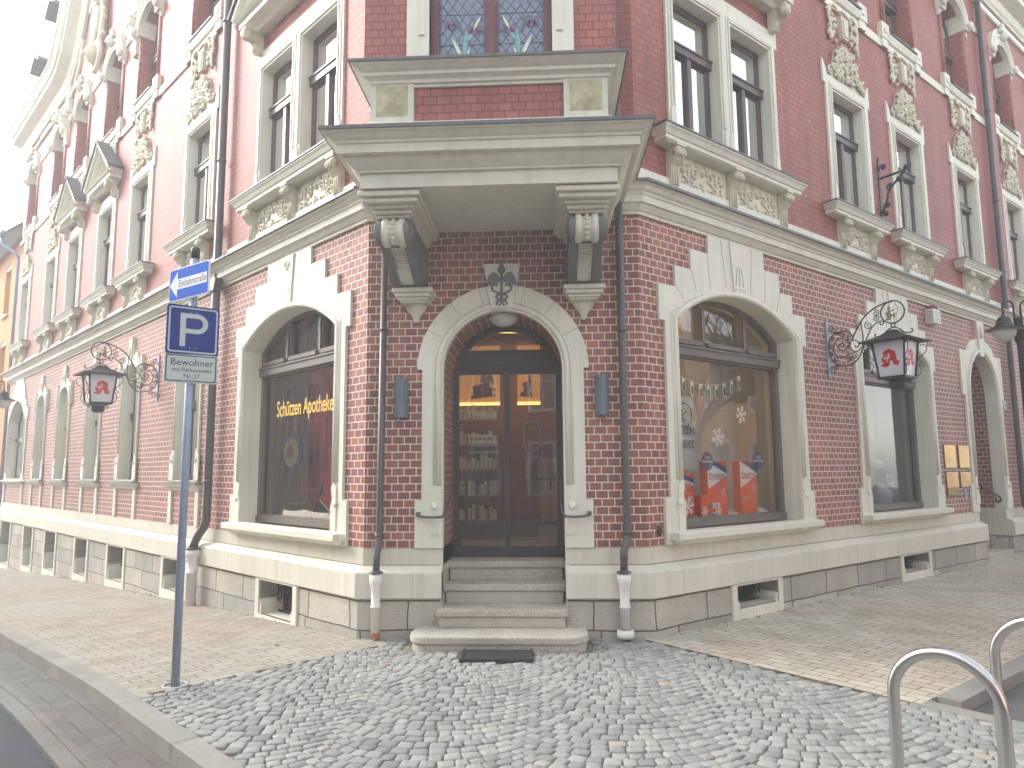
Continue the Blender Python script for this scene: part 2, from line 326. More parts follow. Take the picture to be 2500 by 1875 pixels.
# openings: (side, centre u, hole outline function)
SH = dict(L=[1.66], R=[1.64, 5.51])
LW = [4.68, 7.37, 9.57, 11.9, 14.05]
L1 = [4.67, 7.39, 9.5, 11.9, 14.04, 16.98]; R1 = [4.56, 6.49, 8.87, 11.32, 13.6]
sh_hole = lambda cx, s=1: opening(1.13*s, .87, 3.11, .375, cx)
sl_hole = lambda cx: opening(.42, 1.425, 3.10, .38, cx, 16, True)
up_hole = lambda cx: rect(cx-.45, cx+.45, 5.03, 6.83)
db_hole = lambda cx: rect(cx-.95, cx+.95, 5.03, 6.83)
u2_hole = lambda cx: opening(.48, 8.33, 9.75, .46, cx, 14)
X = LX
holes = {'L': [], 'R': [], 'C': []}; cell = {'L': [], 'R': []}
for u in SH['L']: holes['L'].append(sh_hole(-u))
for u in LW: holes['L'].append(sl_hole(-u))
holes['L'].append(opening(1.0, 1.425, 3.0, .52, -16.77))
for i, u in enumerate(SH['R']): holes['R'].append(sh_hole(u, 1 if i == 0 else .96))
uph = {'L': [db_hole(-1.6)]+[up_hole(-u) for u in L1]+[u2_hole(-u) for u in L1]+[u2_hole(-2.1), u2_hole(-1.1)], 'R': [db_hole(1.6)]+[up_hole(u) for u in R1]+[u2_hole(u) for u in R1]+[u2_hole(2.1), u2_hole(1.1)]}
ZG, ZS = .82, 4.12
for s_, x0, x1 in (('L', -LEND, 0), ('R', 0, REND)):
    notch = []
    if s_ == 'R':
        for c_ in (8.82, 11.45): notch += [(c_-.652, ZG)]+list(reversed(ell_arc(.652, .782, 2.75, 24, c_)))+[(c_+.652, ZG)]
    put(MB().prism([(x0, ZG)]+notch+[(x1, ZG), (x1, ZS), (x0, ZS)], 0, .4, holes[s_]), 'ground_floor_wall', 'brick', s_)
    top = 10.9
    out = rect(x0, x1, ZS+.0, top)
    if s_ == 'L':
        gb = [(-13.5, 11.0), (-12.9, 11.25), (-12.3, 11.9), (-11.9, 12.7), (-11.2, 13.2), (-10.7, 13.35)]; gb = gb+[(-21.4-x, z) for x, z in reversed(gb[:-1])]
        out = [(x0, ZS), (x1, ZS), (x1, 10.9)]+[p for p in reversed(gb)]+[(-14.0, 10.9), (x0, 10.9)]
    put(MB().prism(out, 0, .4, uph[s_]), 'upper_wall', 'brickup', s_)
# chamfer wall with the door arch
put(MB().prism([(-HW, ZG), (-.60, ZG)]+list(reversed(ell_arc(.60, .60, 2.55, 28)))+[(.60, ZG), (HW, ZG), (HW, 4.25), (-HW, 4.25)], 0, .4), 'corner_wall', 'brick', 'C')
put(MB().prism(rect(-HW, HW, 4.25, 10.9), .003, .4), 'corner_wall', 'brickup', 'C')
# brick-lined door recess
def uring(outer, inner): return outer+list(reversed(inner))
put(MB().prism(uring([(.63, .66)]+ell_arc(.63, .63, 2.55, 28)+[(-.63, .66)], [(.585, .66)]+ell_arc(.585, .585, 2.55, 28)+[(-.585, .66)]), .06, .8), 'door_recess', 'brickdoor', 'C')
# inner core and slabs added to shut out sky light, coloured dark like unlit rooms
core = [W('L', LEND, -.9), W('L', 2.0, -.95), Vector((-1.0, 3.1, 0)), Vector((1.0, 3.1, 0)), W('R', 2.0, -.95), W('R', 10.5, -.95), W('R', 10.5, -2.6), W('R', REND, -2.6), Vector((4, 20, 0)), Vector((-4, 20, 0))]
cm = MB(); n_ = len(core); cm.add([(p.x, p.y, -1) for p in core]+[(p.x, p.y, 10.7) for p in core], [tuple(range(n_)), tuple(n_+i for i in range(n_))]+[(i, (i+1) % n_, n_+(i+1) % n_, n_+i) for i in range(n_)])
cm.build('dark_core', 'dark', house)
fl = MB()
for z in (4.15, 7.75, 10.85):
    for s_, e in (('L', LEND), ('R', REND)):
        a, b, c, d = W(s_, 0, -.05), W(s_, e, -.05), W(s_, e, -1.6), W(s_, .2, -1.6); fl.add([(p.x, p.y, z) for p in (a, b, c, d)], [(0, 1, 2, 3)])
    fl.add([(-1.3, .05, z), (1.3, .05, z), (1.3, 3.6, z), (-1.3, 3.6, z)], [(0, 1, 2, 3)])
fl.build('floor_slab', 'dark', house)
# mouldings that run round the corner
def pathLCR(uL, uR): a = W('L', uL); b = W('R', uR); return [(a.x, a.y), (-HW, 0), (HW, 0), (b.x, b.y)]
ENTR = [8.20, 9.44]
strc = [(-.01, 4.095), (.03, 4.095), (.03, 4.125), (.05, 4.13), (.08, 4.165), (.09, 4.185), (.12, 4.19), (.12, 4.26), (.135, 4.265), (.14, 4.285), (.17, 4.30), (.19, 4.335), (.225, 4.345), (.225, 4.362), (-.01, 4.362)]
MB().sweep(pathLCR(LEND, REND), strc).build('string_course', 'cream', house)
MB().sweep(pathLCR(LEND, REND), [(0, 4.366), (.24, 4.366), (.245, 4.352), (.25, 4.352), (.25, 4.38), (.03, 4.45), (0, 4.45)]).build('string_course_flashing', 'lead', house)
MB().sweep(pathLCR(LEND, REND), [(-.01, 4.452), (.035, 4.452), (.035, 4.585), (.02, 4.60), (-.01, 4.60)]).build('string_course_plate', 'cream', house)
plst = [(-.01, .66), (.006, .66), (.006, .818), (.012, .822), (-.01, .822)]
band = [(-.01, .655), (.02, .66), (.105, .612), (.118, .60), (.12, .585), (.12, .372), (.112, .362), (-.01, .362)]
# corner part, split by the door
for pts in ([W('L', LEND), Vector((-HW, 0, 0)), Vector((-.585, 0, 0))], [Vector((.585, 0, 0)), Vector((HW, 0, 0)), W('R', ENTR[0])], [W('R', ENTR[1]), W('R', 10.75)], [W('R', 12.15), W('R', REND)]):
    p2 = [(p.x, p.y) for p in pts]
    MB().sweep(p2, band).build('plinth_band', 'creamj', house, bevel=.006)
    MB().sweep(p2, [(-.3, .664), (.008, .664), (.008, .817), (-.3, .817)]).build('plinth_plaster', 'plaster', house)
CELL = dict(L=((1.60, .40), (4.70, .42), (7.4, .42), (9.53, .40), (11.95, .45), (14.1, .45), (16.8, .6)), R=((1.64, .38), (5.52, .40)))
gl = [LEND]
for u, h in reversed(CELL['L']): gl += [u+h, u-h]
gsegs = [[W('L', gl[i]), W('L', gl[i+1])] for i in range(0, len(gl)-1, 2)]+[[W('L', gl[-1]), Vector((-HW, 0, 0)), Vector((-.60, 0, 0))]]
a, b = CELL['R']; gsegs += [[Vector((.60, 0, 0)), Vector((HW, 0, 0)), W('R', a[0]-a[1])], [W('R', a[0]+a[1]), W('R', b[0]-b[1])], [W('R', b[0]+b[1]), W('R', ENTR[0])], [W('R', ENTR[1]), W('R', 10.75)], [W('R', 12.15), W('R', REND)]]
for pts in gsegs:
    MB().sweep([(p.x, p.y) for p in pts], [(-.4, -1.2), (.085, -1.2), (.08, .361), (-.4, .361)]).build('granite_base', 'granite', house)
for sx in (-1, 1):
    MB().box(sx*.585 if sx > 0 else -.62, .62 if sx > 0 else -.585, .0, .8, .6, .83).build('recess_plaster', 'plaster', house)
    MB().box(sx*.585 if sx > 0 else -.60, .60 if sx > 0 else -.585, -.085, .4, -.1, .60).build('stair_cheek', 'step', house)

# ------------------------------------------------------------------ shop windows
def roll(mb, path, r, y, n=8):
    mb.tube([(x, y, z) for x, z in path], r, n)
def shop_window(side, u, s=1.0, tall=True):
    """stepped stone surround; frame of three arched lights over one big pane"""
    x = 0; e = .02 if s < 1 else 0
    st = [(1.385, ZG+.004), (1.385, 1.277), (1.30, 1.277), (1.30, 3.055), (1.385, 3.055), (1.385, 3.432), (1.115, 3.432), (1.115, 3.66), (.85, 3.66), (.85, 3.885), (.545, 3.885), (.545, 4.10)]
    st = [(a*(s if a > .6 else .98*s), b) for a, b in st]
    hole = opening(1.10*s, .9, 3.10, .36); bs = base(side, u)
    mb = MB().prism(mirror(st), -.032, .012, [opening(1.10*s, .95, 3.10, .36)])
    # reveal
    mb.prism(opening(1.16*s, .84, 3.12, .39), .012, .40, [hole])
    # roll moulding round the arch and jambs with a hollow beside it
    pth = [(1.145*s, 1.45)]+[(1.145*s, 2.4)]+arc(1.145*s, .37, 3.12, 24)+[(-1.145*s, 2.4), (-1.145*s, 1.45)]
    roll(mb, pth, .034, -.028); pth2 = [(a*1.052, b+.028 if b > 2.5 else b) for a, b in pth]; roll(mb, pth2, .010, -.034, 6)
    for sx in (-1, 1):
        mb.T = Matrix.Rotation(R(90), 4, 'X') @ Matrix.Translation((sx*1.18*s, 1.235, 0)); mb.lathe([(.0, .03), (.036, .03), (.04, .045), (.03, .056), (.0, .056)], n=16); mb.T = None
        mb.prism([(sx*1.10*s, .95), (sx*1.20*s, .95), (sx*1.20*s, 1.40), (sx*1.155*s, 1.46), (sx*1.10*s, 1.40), (sx*1.125*s, 1.27), (sx*1.09*s, 1.2)], -.045, .0)
    o = mb.build('shop_window', 'cream', house, **bs)
    # keystone with incised fan
    k = MB().prism([(-.10*s, 3.50), (.10*s, 3.50), (.155, 4.098), (-.155, 4.098)], -.052, -.025); k.box(-.10*s, .10*s, -.052, .0, 3.475, 3.50); k.build('keystone', 'cream', o)
    g = MB()
    for a, b in ((-.05, -.075), (0, 0), (.05, .075)):
        g.prism([(b-.006, 3.60), (b+.006, 3.60), (a*.7+.004, 3.82), (a*.7-.004, 3.82)], -.0535, -.052); g.prism(circ(b, 3.555, .011, 8), -.0535, -.052)
    for zz, q in ((3.885, 1),):
        for sx in (-1, 1):
            g.prism([(sx*.235-.002, 3.56), (sx*.235+.002, 3.56), (sx*.30+.002, 4.09), (sx*.30-.002, 4.09)], -.0335, -.032)
            g.prism([(sx*.52-.002, 3.49), (sx*.52+.002, 3.49), (sx*.56+.002, 3.88), (sx*.56-.002, 3.88)], -.0335, -.032)
            g.prism([(sx*.76-.002, 3.42), (sx*.76+.002, 3.42), (sx*.85+.002, 3.66), (sx*.85-.002, 3.66)], -.0335, -.032)
            g.prism([(sx*.98-.002, 3.32), (sx*.98+.002, 3.32), (sx*1.11+.002, 3.44), (sx*1.11-.002, 3.44)], -.0335, -.032)
    g.build('incised_line', 'lead', o)
    if side == 'L':
        MB().tube([(a, -.055, b) for a, b in spiral(0, 3.97, .07, 0, 2.2, .1, 30)], .008, 6).build('rosette', 'cream', o)
    # sill
    q = MB().sweep([(-1.19*s, .3), (-1.19*s, -.0), (1.19*s, -.0), (1.19*s, .3)], [(0, .955), (.15, .945), (.155, .935), (.155, .875), (.13, .865), (.10, .845), (.085, .825), (0, .825)]); q.build('sill', 'cream', o, bevel=.004)
    # timber frame
    y0 = .20; f = MB(); W_ = 1.12*s
    zt = 2.81
    f.prism(opening(W_, .95, 3.12, .36), y0, y0+.08, [rect(-W_+.085, W_-.085, 1.04, zt-.055)]+[shape for shape in fan_lights(W_, s)])
    f.box(-W_, W_, y0-.035, y0, zt-.03, zt+.055); f.box(-W_, W_, y0-.05, y0, zt+.055, zt+.075)
    f.box(-W_, W_, y0-.02, y0, .95, 1.02)
    f.build('frame', 'shopf', o)
    f2 = MB()
    for a, b in ((-1.0, -.44), (-.33, .33), (.44, 1.0)):
        f2.box(a*s, b*s, y0-.035, y0-.001, 2.905, 2.955)
    for sx in (-1, 1): f2.box(sx*.39*s-.025, sx*.39*s+.025, y0-.025, y0-.001, 2.955, 3.33)
    f2.build('glazing_bar', 'shopf', o)
    p = MB().add([(-W_, y0+.05, .96), (W_, y0+.05, .96), (W_, y0+.05, 3.5), (-W_, y0+.05, 3.5)], [(0, 1, 2, 3)])
    p = MB(); pl = opening(W_-.01, .97, 3.11, .35); p.prism(pl, y0+.05, y0+.05+.0001, back=False); p.f = [x for x in p.f if len(x) == 3]; p.sm = p.sm[:len(p.f)]
    p.build('pane', 'shopg', o, fix=False)
    return o
def fan_lights(W_, s):
    def top(x, off):  # underside of the arch at x
        h, rise, zs = W_-off, .36-off*.35, 3.10; Rr = (h*h+rise*rise)/(2*rise); return zs+rise-Rr+math.sqrt(max(Rr*Rr-x*x, 0))-off*.2
    out = []
    for a, b in ((-W_+.08, -.43*s), (-.34*s, .34*s), (.43*s, W_-.08)):
        n = 8; xs = [b+(a-b)*i/n for i in range(n+1)]
        out.append([(a, 2.96), (b, 2.96)]+[(x, max(2.98, top(x, .08))) for x in xs])
    return out
sw_L = shop_window('L', 1.66); tag(sw_L, 'shop window with red curtain')
sw_R = shop_window('R', 1.64); tag(sw_R, 'shop window with snowflakes and posters')
sw_R2 = shop_window('R', 5.51, .955); tag(sw_R2, 'shop window behind the hanging lantern')

# ------------------------------------------------------------------ door, its surround, steps
ds = empty('door_surround', parent=house)
o1 = [(.86, .824), (.86, 1.275), (.795, 1.275), (.795, 2.55), (.845, 2.55)]
o1 = mirror(o1+[(x, z) for x, z in ell_arc(.845, .845, 2.55, 36)][1:18])
sm_ = MB().prism(uring(o1, [(.585, .824)]+ell_arc(.585, .585, 2.55, 28)+[(-.585, .824)]), -.035, .05)
rp = [(.63, 1.42)]+ell_arc(.63, .63, 2.55, 28)+[(-.63, 1.42)]
roll(sm_, rp, .028, -.035); roll(sm_, [(a*1.07, 2.55+(b-2.55)*1.07 if b > 2.55 else b) for a, b in rp], .010, -.037, 6)
for sx in (-1, 1):
    sm_.T = Matrix.Rotation(R(90), 4, 'X') @ Matrix.Translation((sx*.66, 1.22, 0)); sm_.lathe([(0, .03), (.036, .03), (.04, .05), (.03, .06), (0, .06)], n=16); sm_.T = None
    sm_.prism([(sx*.587, .95), (sx*.70, .95), (sx*.70, 1.36), (sx*.66, 1.43), (sx*.60, 1.40), (sx*.62, 1.3), (sx*.587, 1.2)], -.047, -.03)
sm_.build('door_arch', 'cream', ds)
kk = MB().prism([(-.105, 3.15), (.105, 3.15), (.185, 3.60), (-.185, 3.60)], -.075, .02); kk.build('keystone', 'cream', ds, bevel=.005)
jl = MB()
for a in (28, 52, 128, 152, 74, 106):
    c_, s_ = math.cos(R(a)), math.sin(R(a)); jl.prism([(c_*.68-s_*.002, 2.55+s_*.68+c_*.002), (c_*.68+s_*.002, 2.55+s_*.68-c_*.002), (c_*.843+s_*.002, 2.55+s_*.843-c_*.002), (c_*.843-s_*.002, 2.55+s_*.843+c_*.002)], -.0365, -.035)
jl.build('joint_line', 'lead', ds)
cd = MB()
cd.tube([(0, -.08, 3.20), (0, -.08, 3.50)], .013, 8); cd.ell((0, -.08, 3.535), (.04, .02, .045)); cd.ell((0, -.08, 3.575), (.022, .016, .028))
for sx in (-1, 1):
    cd.prism([(sx*x, z) for x, z in ((.01, 3.44), (.03, 3.475), (.06, 3.505), (.10, 3.505), (.13, 3.47), (.145, 3.42), (.147, 3.36), (.13, 3.385), (.115, 3.375), (.10, 3.395), (.08, 3.385), (.06, 3.41), (.04, 3.40), (.02, 3.42))], -.095, -.074)
    cd.tube([(sx*x, -.082, z) for x, z in smooth([(.035, 3.375), (.07, 3.385), (.095, 3.36), (.085, 3.325), (.03, 3.30), (-.03, 3.285), (-.055, 3.26), (-.03, 3.235), (.02, 3.225), (.045, 3.205), (.05, 3.18)])], .011, 7)
    cd.tube([(0, -.08, 3.20), (sx*.02, -.08, 3.18), (sx*.025, -.08, 3.165)], .007, 6)
cd.build('emblem', 'greyst', ds)

dr = empty('door', parent=house)
yD = .70
fo = [(-.585, .655), (.585, .655)]+ell_arc(.585, .585, 2.55, 30)
fan = [(.52, 2.84)]+[(x, z) for x, z in ell_arc(.525, .525, 2.55, 30) if z > 2.86]+[(-.52, 2.84)]
fan = [(-.43, 2.86), (.43, 2.86)]+[(x, z) for x, z in ell_arc(.525, .525, 2.55, 40) if z > 2.875]
fr = MB().prism(fo, yD, yD+.08, [fan, rect(-.525, -.028, .76, 2.60), rect(.028, .525, .76, 2.60)])
fr.box(-.115, .115, yD-.05, yD-.001, 2.69, 2.76); fr.box(-.53, .53, yD-.02, yD-.001, 2.62, 2.63); fr.box(-.584, .584, yD-.012, yD-.0005, .66, .72)
fr.build('frame', 'darkf', dr)
MB().add([(-.56, yD+.04, .7), (.56, yD+.04, .7), (.56, yD+.04, 3.09), (-.56, yD+.04, 3.09)], [(0, 1, 2, 3)]).build('pane', 'doorg', dr, fix=False)
gr = MB()
for x0, x1 in ((-.525, -.028), (.028, .525)):
    gr.box(x0, x1, yD+.085, yD+.10, 1.45, 1.475); gr.box(x0, x1, yD+.03, yD+.055, .98, 1.02)
    for k in range(4): a = x0+(k+.55)*(x1-x0)/4.1; gr.box(a-.011, a+.011, yD+.085, yD+.10, 1.02, 1.45)
gr.build('door_bars', 'darkf', dr)  # dark rails and upright bars at the lower door glass
hp = [(.085*math.cos(2*math.pi*i/36), (.085*math.sin(2*math.pi*i/36))+(.07 if i < 18 else -.07)) for i in range(36)]
MB().tube([(.27+a, yD-.03, 1.91+b) for a, b in hp], .014, 8, closed=True).build('handle', 'greyst', dr)
RX = (R(90), 0, 0)
ww = dict(mat='signg', parent=dr, rot=RX, ex=.0008)
text('Öffnungszeiten:', .052, loc=(-.26, yD+.035, 1.93), **ww)
text('Mo - Fr: 8.00 - 18.00 Uhr', .030, loc=(-.26, yD+.035, 1.865), **ww)
text('Sa: 8.00 - 12.00 Uhr', .030, loc=(-.26, yD+.035, 1.825), **ww)
text('Apothekerin Katja Löscher', .030, loc=(-.26, yD+.035, 1.755), **ww)
gb_ = MB()
for sx in (-1, 1):
    gb_.tube([(sx*x, y, z) for x, y, z in smooth([(.82, -.06, 1.145), (.815, -.085, 1.135), (.74, -.10, 1.12), (.62, -.10, 1.12), (.57, -.06, 1.14), (.555, .15, 1.25), (.555, .45, 1.45)], 5)], .012, 8)
    gb_.box(sx*.82-.018, sx*.82+.018, -.075, -.034, 1.125, 1.165)
gb_.build('grab_rail', 'pipe', dr)
# steps
st = empty('stone_steps', label='four worn granite steps leading up to the corner door', cat='steps')
def step(x0, x1, y0, y1, z0, z1, rad=.0):
    a = MB(); b = MB()
    def outl(e, r):
        if not r: return [(x0-e, y1), (x0-e, y0-e), (x1+e, y0-e), (x1+e, y1)]
        r += e; o = [(x0-e, y1)]+[(x0-e+r-r*math.cos(t), y0-e+r-r*math.sin(t)) for t in [math.pi/2*i/8 for i in range(9)]]
        return o+[(x1+e-r+r*math.sin(t), y0-e+r-r*math.cos(t)) for t in [math.pi/2*i/8 for i in range(9)]]+[(x1+e, y1)]
    def slab(mb, o, za, zb): n = len(o); mb.add([(x, y, za) for x, y in o]+[(x, y, zb) for x, y in o], [tuple(range(n)), tuple(range(n, 2*n))]+[(i, (i+1) % n, n+(i+1) % n, n+i) for i in range(n)])
    slab(a, outl(.0, rad), z0, z1-.068); slab(a, outl(.02, rad), z1-.067, z1); return a
for i, a in enumerate(((-.80, .75, -.55, .0, -.1, .12, .16), (-.60, .575, -.20, .14, .118, .285, 0), (-.575, .565, .10, .42, .28, .468, 0), (-.575, .565, .38, .85, .46, .652, 0))):
    step(*a).build('step', 'step', st, bevel=.014)

# ------------------------------------------------------------------ reliefs and consoles
def ornament(w, h, seed, d=.034, lily=True):
    """carved panel, mirrored about its middle: scrolls, leaves and blossoms"""
    rd = random.Random(seed); mb = MB()
    for sx in (-1, 1):
        for cx, cz, r_, a0, dr_, t in ((.78, .28, .20, 1.2, 1, 1.5), (.32, .62, .17, 2.5, -1, 1.4), (.74, .74, .15, 4.2, -1, 1.2), (.34, .22, .14, .2, 1, 1.2), (.52, .48, .12, 1.0, -1, 1.0)):
            p = spiral(sx*cx*w, cz*h, r_*h, a0 if sx > 0 else math.pi-a0, t, .12, 18, dr_*sx)
            mb.tube([(x, -d*.5, z) for x, z in p], [h*.045*(1-.6*i/18) for i in range(19)], 6)
        for k in range(9):
            x0 = sx*rd.uniform(.1, .9)*w; z0 = rd.uniform(.08, .9)*h; a = rd.uniform(.2, 2.8); l = rd.uniform(.10, .22)*h; bend = rd.uniform(-1, 1)
            p = [(x0+l*t*math.cos(a+bend*t)*sx, z0+l*t*math.sin(a+bend*t)) for t in (0, .35, .7, 1)]
            p = [(max(-w*.97, min(w*.97, x)), max(.03*h, min(.97*h, z))) for x, z in p]
            mb.tube([(x, -d*.4, z) for x, z in smooth(p, 3)], [h*.04*math.sin(math.pi*(.15+.8*i/9)) for i in range(10)], 6)
        for cx, cz in ((.2, .86), (.55, .84), (.86, .62)): mb.ell((sx*cx*w, -d*.4, cz*h), (h*.085, d, h*.085)); mb.ell((sx*cx*w, -d*1.1, cz*h), (h*.035, d*.6, h*.035), 8, 4)
    mb.ell((0, -d*.4, .3*h), (h*.07, d, h*.12)); mb.ell((0, -d*.4, .72*h), (h*.06, d, h*.1)); return mb
def console(w=.12, h=.42, d=.16):
    """S-shaped bracket standing below a sill"""
    side = [(0, 0), (.35, .0), (.40, .12), (.36, .38), (.40, .55), (.70, .66), (.95, .78), (1, .92), (.9, 1.0), (0, 1.0)]
    mb = MB(); vs = [(-w/2, -x*d, z*h) for x, z in side]+[(w/2, -x*d, z*h) for x, z in side]; n = len(side)
    mb.add(vs, [tuple(range(n)), tuple(range(n, 2*n))]+[(i, (i+1) % n, n+(i+1) % n, n+i) for i in range(n)])
    for x in (-.3, 0, .3): mb.tube([(x*w, -.38*d-.004, .05*h), (x*w, -.37*d-.006, .35*h), (x*w, -.42*d-.006, .54*h)], .011, 6)
    mb.tube([(-w/2-.008, -.80*d, .84*h), (w/2+.008, -.80*d, .84*h)], .17*d+.012, 12)
    for x in (-.33, 0, .33): mb.tube([(x*w-.012, -.80*d, .84*h), (x*w+.012, -.80*d, .84*h)], .17*d+.024, 12)
    mb.box(-w/2-.012, w/2+.012, -d*1.02, 0, h-.0, h+.035); return mb
def blobcrown(seed=3):
    """tall leafy cartouche over a single window, a wreathed mask at its heart"""
    rd = random.Random(seed); mb = MB(); mb.prism([(-.50, 0), (.50, 0), (.44, .12), (.34, .28), (.29, .42), (.15, .55), (-.15, .55), (-.29, .42), (-.34, .28), (-.44, .12)], -.02, 0)
    for k in range(120):
        t = rd.random()**.8; z = .02+t*.50; hw = .50-.22*t-.10*t*t; x = rd.uniform(-hw, hw)
        if abs(x) < .08 and .14 < z < .32: continue
        a = math.atan2(z-.1, x*1.3)+rd.uniform(-1.7, 1.7); l = rd.uniform(.035, .08)
        p = [(x-l*math.cos(a), z-l*math.sin(a)), (x, z), (x+l*math.cos(a+.6), z+l*math.sin(a+.6))]
        mb.tube([(q[0], -.035-.035*rd.random(), max(.005, q[1])) for q in smooth(p, 3)], [.008+.018*math.sin(math.pi*i/6) for i in range(7)], 6)
    for sx in (-1, 1):
        mb.tube([(x, -.035, z) for x, z in spiral(sx*.46, .07, .07, R(90), 1.3, .15, 14, -sx)], .018, 6)
        mb.tube([(sx*x, -.045, z) for x, z in smooth([(.44, .12), (.30, .18), (.17, .16), (.10, .24), (.13, .36), (.07, .48), (.0, .52)], 4)], .02, 7)
    mb.ell((0, -.045, .22), (.055, .035, .075)); mb.ell((0, -.085, .215), (.014, .014, .022), 8, 4); mb.ell((0, -.05, .30), (.07, .03, .03)); mb.ell((0, -.05, .42), (.05, .03, .04))
    for sx in (-1, 1): mb.ell((sx*.02, -.078, .235), (.009, .006, .007), 6, 4)
    return mb
def wedge_scrolls():
    k = MB().prism([(-.075, 0), (.075, 0), (.11, .34), (-.11, .34)], -.07, 0); k.prism([(-.045, .03), (.045, .03), (.07, .3), (-.07, .3)], -.085, -.07)
    rd = random.Random(5)
    for sx in (-1, 1):
        for i in range(16):
            x = sx*rd.uniform(.2, .42); z = rd.uniform(.02, .45)-.25*(abs(x)-.2); z = z if rd.random() < .7 else z-.1
            k.ell((x, -.03, z), (rd.uniform(.02, .045), .035, rd.uniform(.03, .06)), 7, 4)
        k.tube([(sx*x, -.04, z) for x, z in smooth([(.13, .40), (.25, .46), (.38, .40), (.42, .25), (.38, .08), (.40, -.12)], 4)], .022, 7)
    k.tube([(x, -.04, .42+.03*math.cos(x*12)) for x in [i*.04-.2 for i in range(11)]], .022, 7); return k
# ------------------------------------------------------------------ upper casements
def casement(parent, w, z0, z1, y0=.12, archrise=0, cur=.55, cx=0):
    """timber frame, transom at two thirds, two lower lights and one upper light; returns parts"""
    h = z1-z0; tr = z0+h*.66; outer = opening(w+.02, z0-.02, z1+.02, archrise, cx)
    up = opening(w-.075, tr+.07, z1-.07 if not archrise else z1-.03, archrise*.86 if archrise else 0, cx)
    f = MB().prism(outer, y0, y0+.07, [rect(cx-w+.075, cx-.03, z0+.085, tr-.045), rect(cx+.03, cx+w-.075, z0+.085, tr-.045), up])
    f.box(cx-w, cx+w, y0-.045, y0-.001, tr-.03, tr+.055); f.box(cx-w-.005, cx+w+.005, y0-.06, y0-.001, tr+.055, tr+.075); f.box(cx-.035, cx+.035, y0-.03, y0-.001, z0+.04, tr-.03); f.box(cx-w, cx+w, y0-.02, y0-.001, z0-.02, z0+.05)
    return f
def window_inner(parent, w, z0, z1, rise=0, cx=0, seed=0, y0=.12):
    casement(None, w, z0, z1, y0, rise, cx=cx).build('frame', 'frame', parent)
    MB().add([(cx-w, y0+.014, z0), (cx+w, y0+.014, z0), (cx+w, y0+.014, z1+rise), (cx-w, y0+.014, z1+rise)], [(0, 1, 2, 3)]).build('pane', 'glass', parent, fix=False)
    c = MB(); rd = random.Random(seed)
    for a, b in ((-w, -w*.35), (w*.30, w)):
        n = 14; pts = [(cx+a+(b-a)*i/n, .26+.022*math.sin(i*1.9+seed)) for i in range(n+1)]
        c.add([(x, y, z0) for x, y in pts]+[(x, y, z1+rise) for x, y in pts], [(i, i+1, n+2+i, n+1+i) for i in range(n)], True)
    c.build('curtain', 'curtain', parent, fix=False)
def sill_profile(d=.2, z=5.08): return [(0, z), (d, z-.012), (d, z-.03), (d-.02, z-.05), (d-.045, z-.095), (d-.06, z-.10), (d-.06, z-.14), (d-.09, z-.16), (0, z-.17)]
def usill(parent, hw, z, d=.2):
    MB().sweep([(-hw+d, .15), (-hw+d, 0), (hw-d, 0), (hw-d, .15)], sill_profile(d, z)).build('sill', 'cream', parent)
    MB().sweep([(-hw+d, .18), (-hw+d, 0), (hw-d, 0), (hw-d, .18)], [(-.18, z+.03), (.0, z+.03), (d+.012, z+.006), (d+.012, z-.012), (d+.006, z-.012), (d+.004, z+.0005), (0, z+.002), (-.18, z+.002)]).build('sill_flashing', 'lead', parent)
def upper_surround(hw, wi, z0, z1, head=7.02, ears=True, holesx=(0,)):
    st = [(hw-.03, z0), (hw-.03, z1+.06), (hw+.03, z1+.06), (hw+.03, head+.22), (hw-.06, head+.10), (hw-.1, head)] if ears else [(hw-.03, z0), (hw-.03, z1+.06), (hw+.03, z1+.06), (hw+.03, head)]
    mb = MB().prism(mirror(st), -.03, .012, [rect(x-wi, x+wi, z0+.02, z1) for x in holesx])
    for x in holesx:
        mb.prism(rect(x-wi-.02, x+wi+.02, z0-.1, z1+.02), .012, .36, [rect(x-wi, x+wi, z0-.08, z1)])
        for e, d_ in ((.05, .05), (.09, .042)):
            i_ = e-.022; mb.prism([(x-wi-e, z0+.35), (x-wi-i_, z0+.35), (x-wi-i_, z1+i_), (x+wi+i_, z1+i_), (x+wi+i_, z0+.35), (x+wi+e, z0+.35), (x+wi+e, z1+e), (x-wi-e, z1+e)], -d_, -.03)
        for sx in (-1, 1): mb.prism([(x+sx*(wi+.03), z0+.02), (x+sx*(wi+.11), z0+.02), (x+sx*(wi+.11), z0+.28), (x+sx*(wi+.07), z0+.36), (x+sx*(wi+.03), z0+.28)], -.048, -.03)
    return mb
def single_window():
    o = upper_surround(.64, .44, 5.1, 6.82).build('window', 'cream', house)
    window_inner(o, .44, 5.1, 6.82, seed=1); usill(o, .84, 5.09)
    for sx in (-1, 1): console().build('console', 'relief', o, (sx*.44, -.0, 4.50))
    p = ornament(.34, .42, 7); p.box(-.38, .38, -.01, 0, 0, .44); p.build('relief_panel', 'relief', o, (0, -.004, 4.49))
    blobcrown().build('carved_crown', 'relief', o, (0, 0, 7.03)); wedge_scrolls().build('carved_crown', 'relief', o, (0, 0, 7.72))
    return o
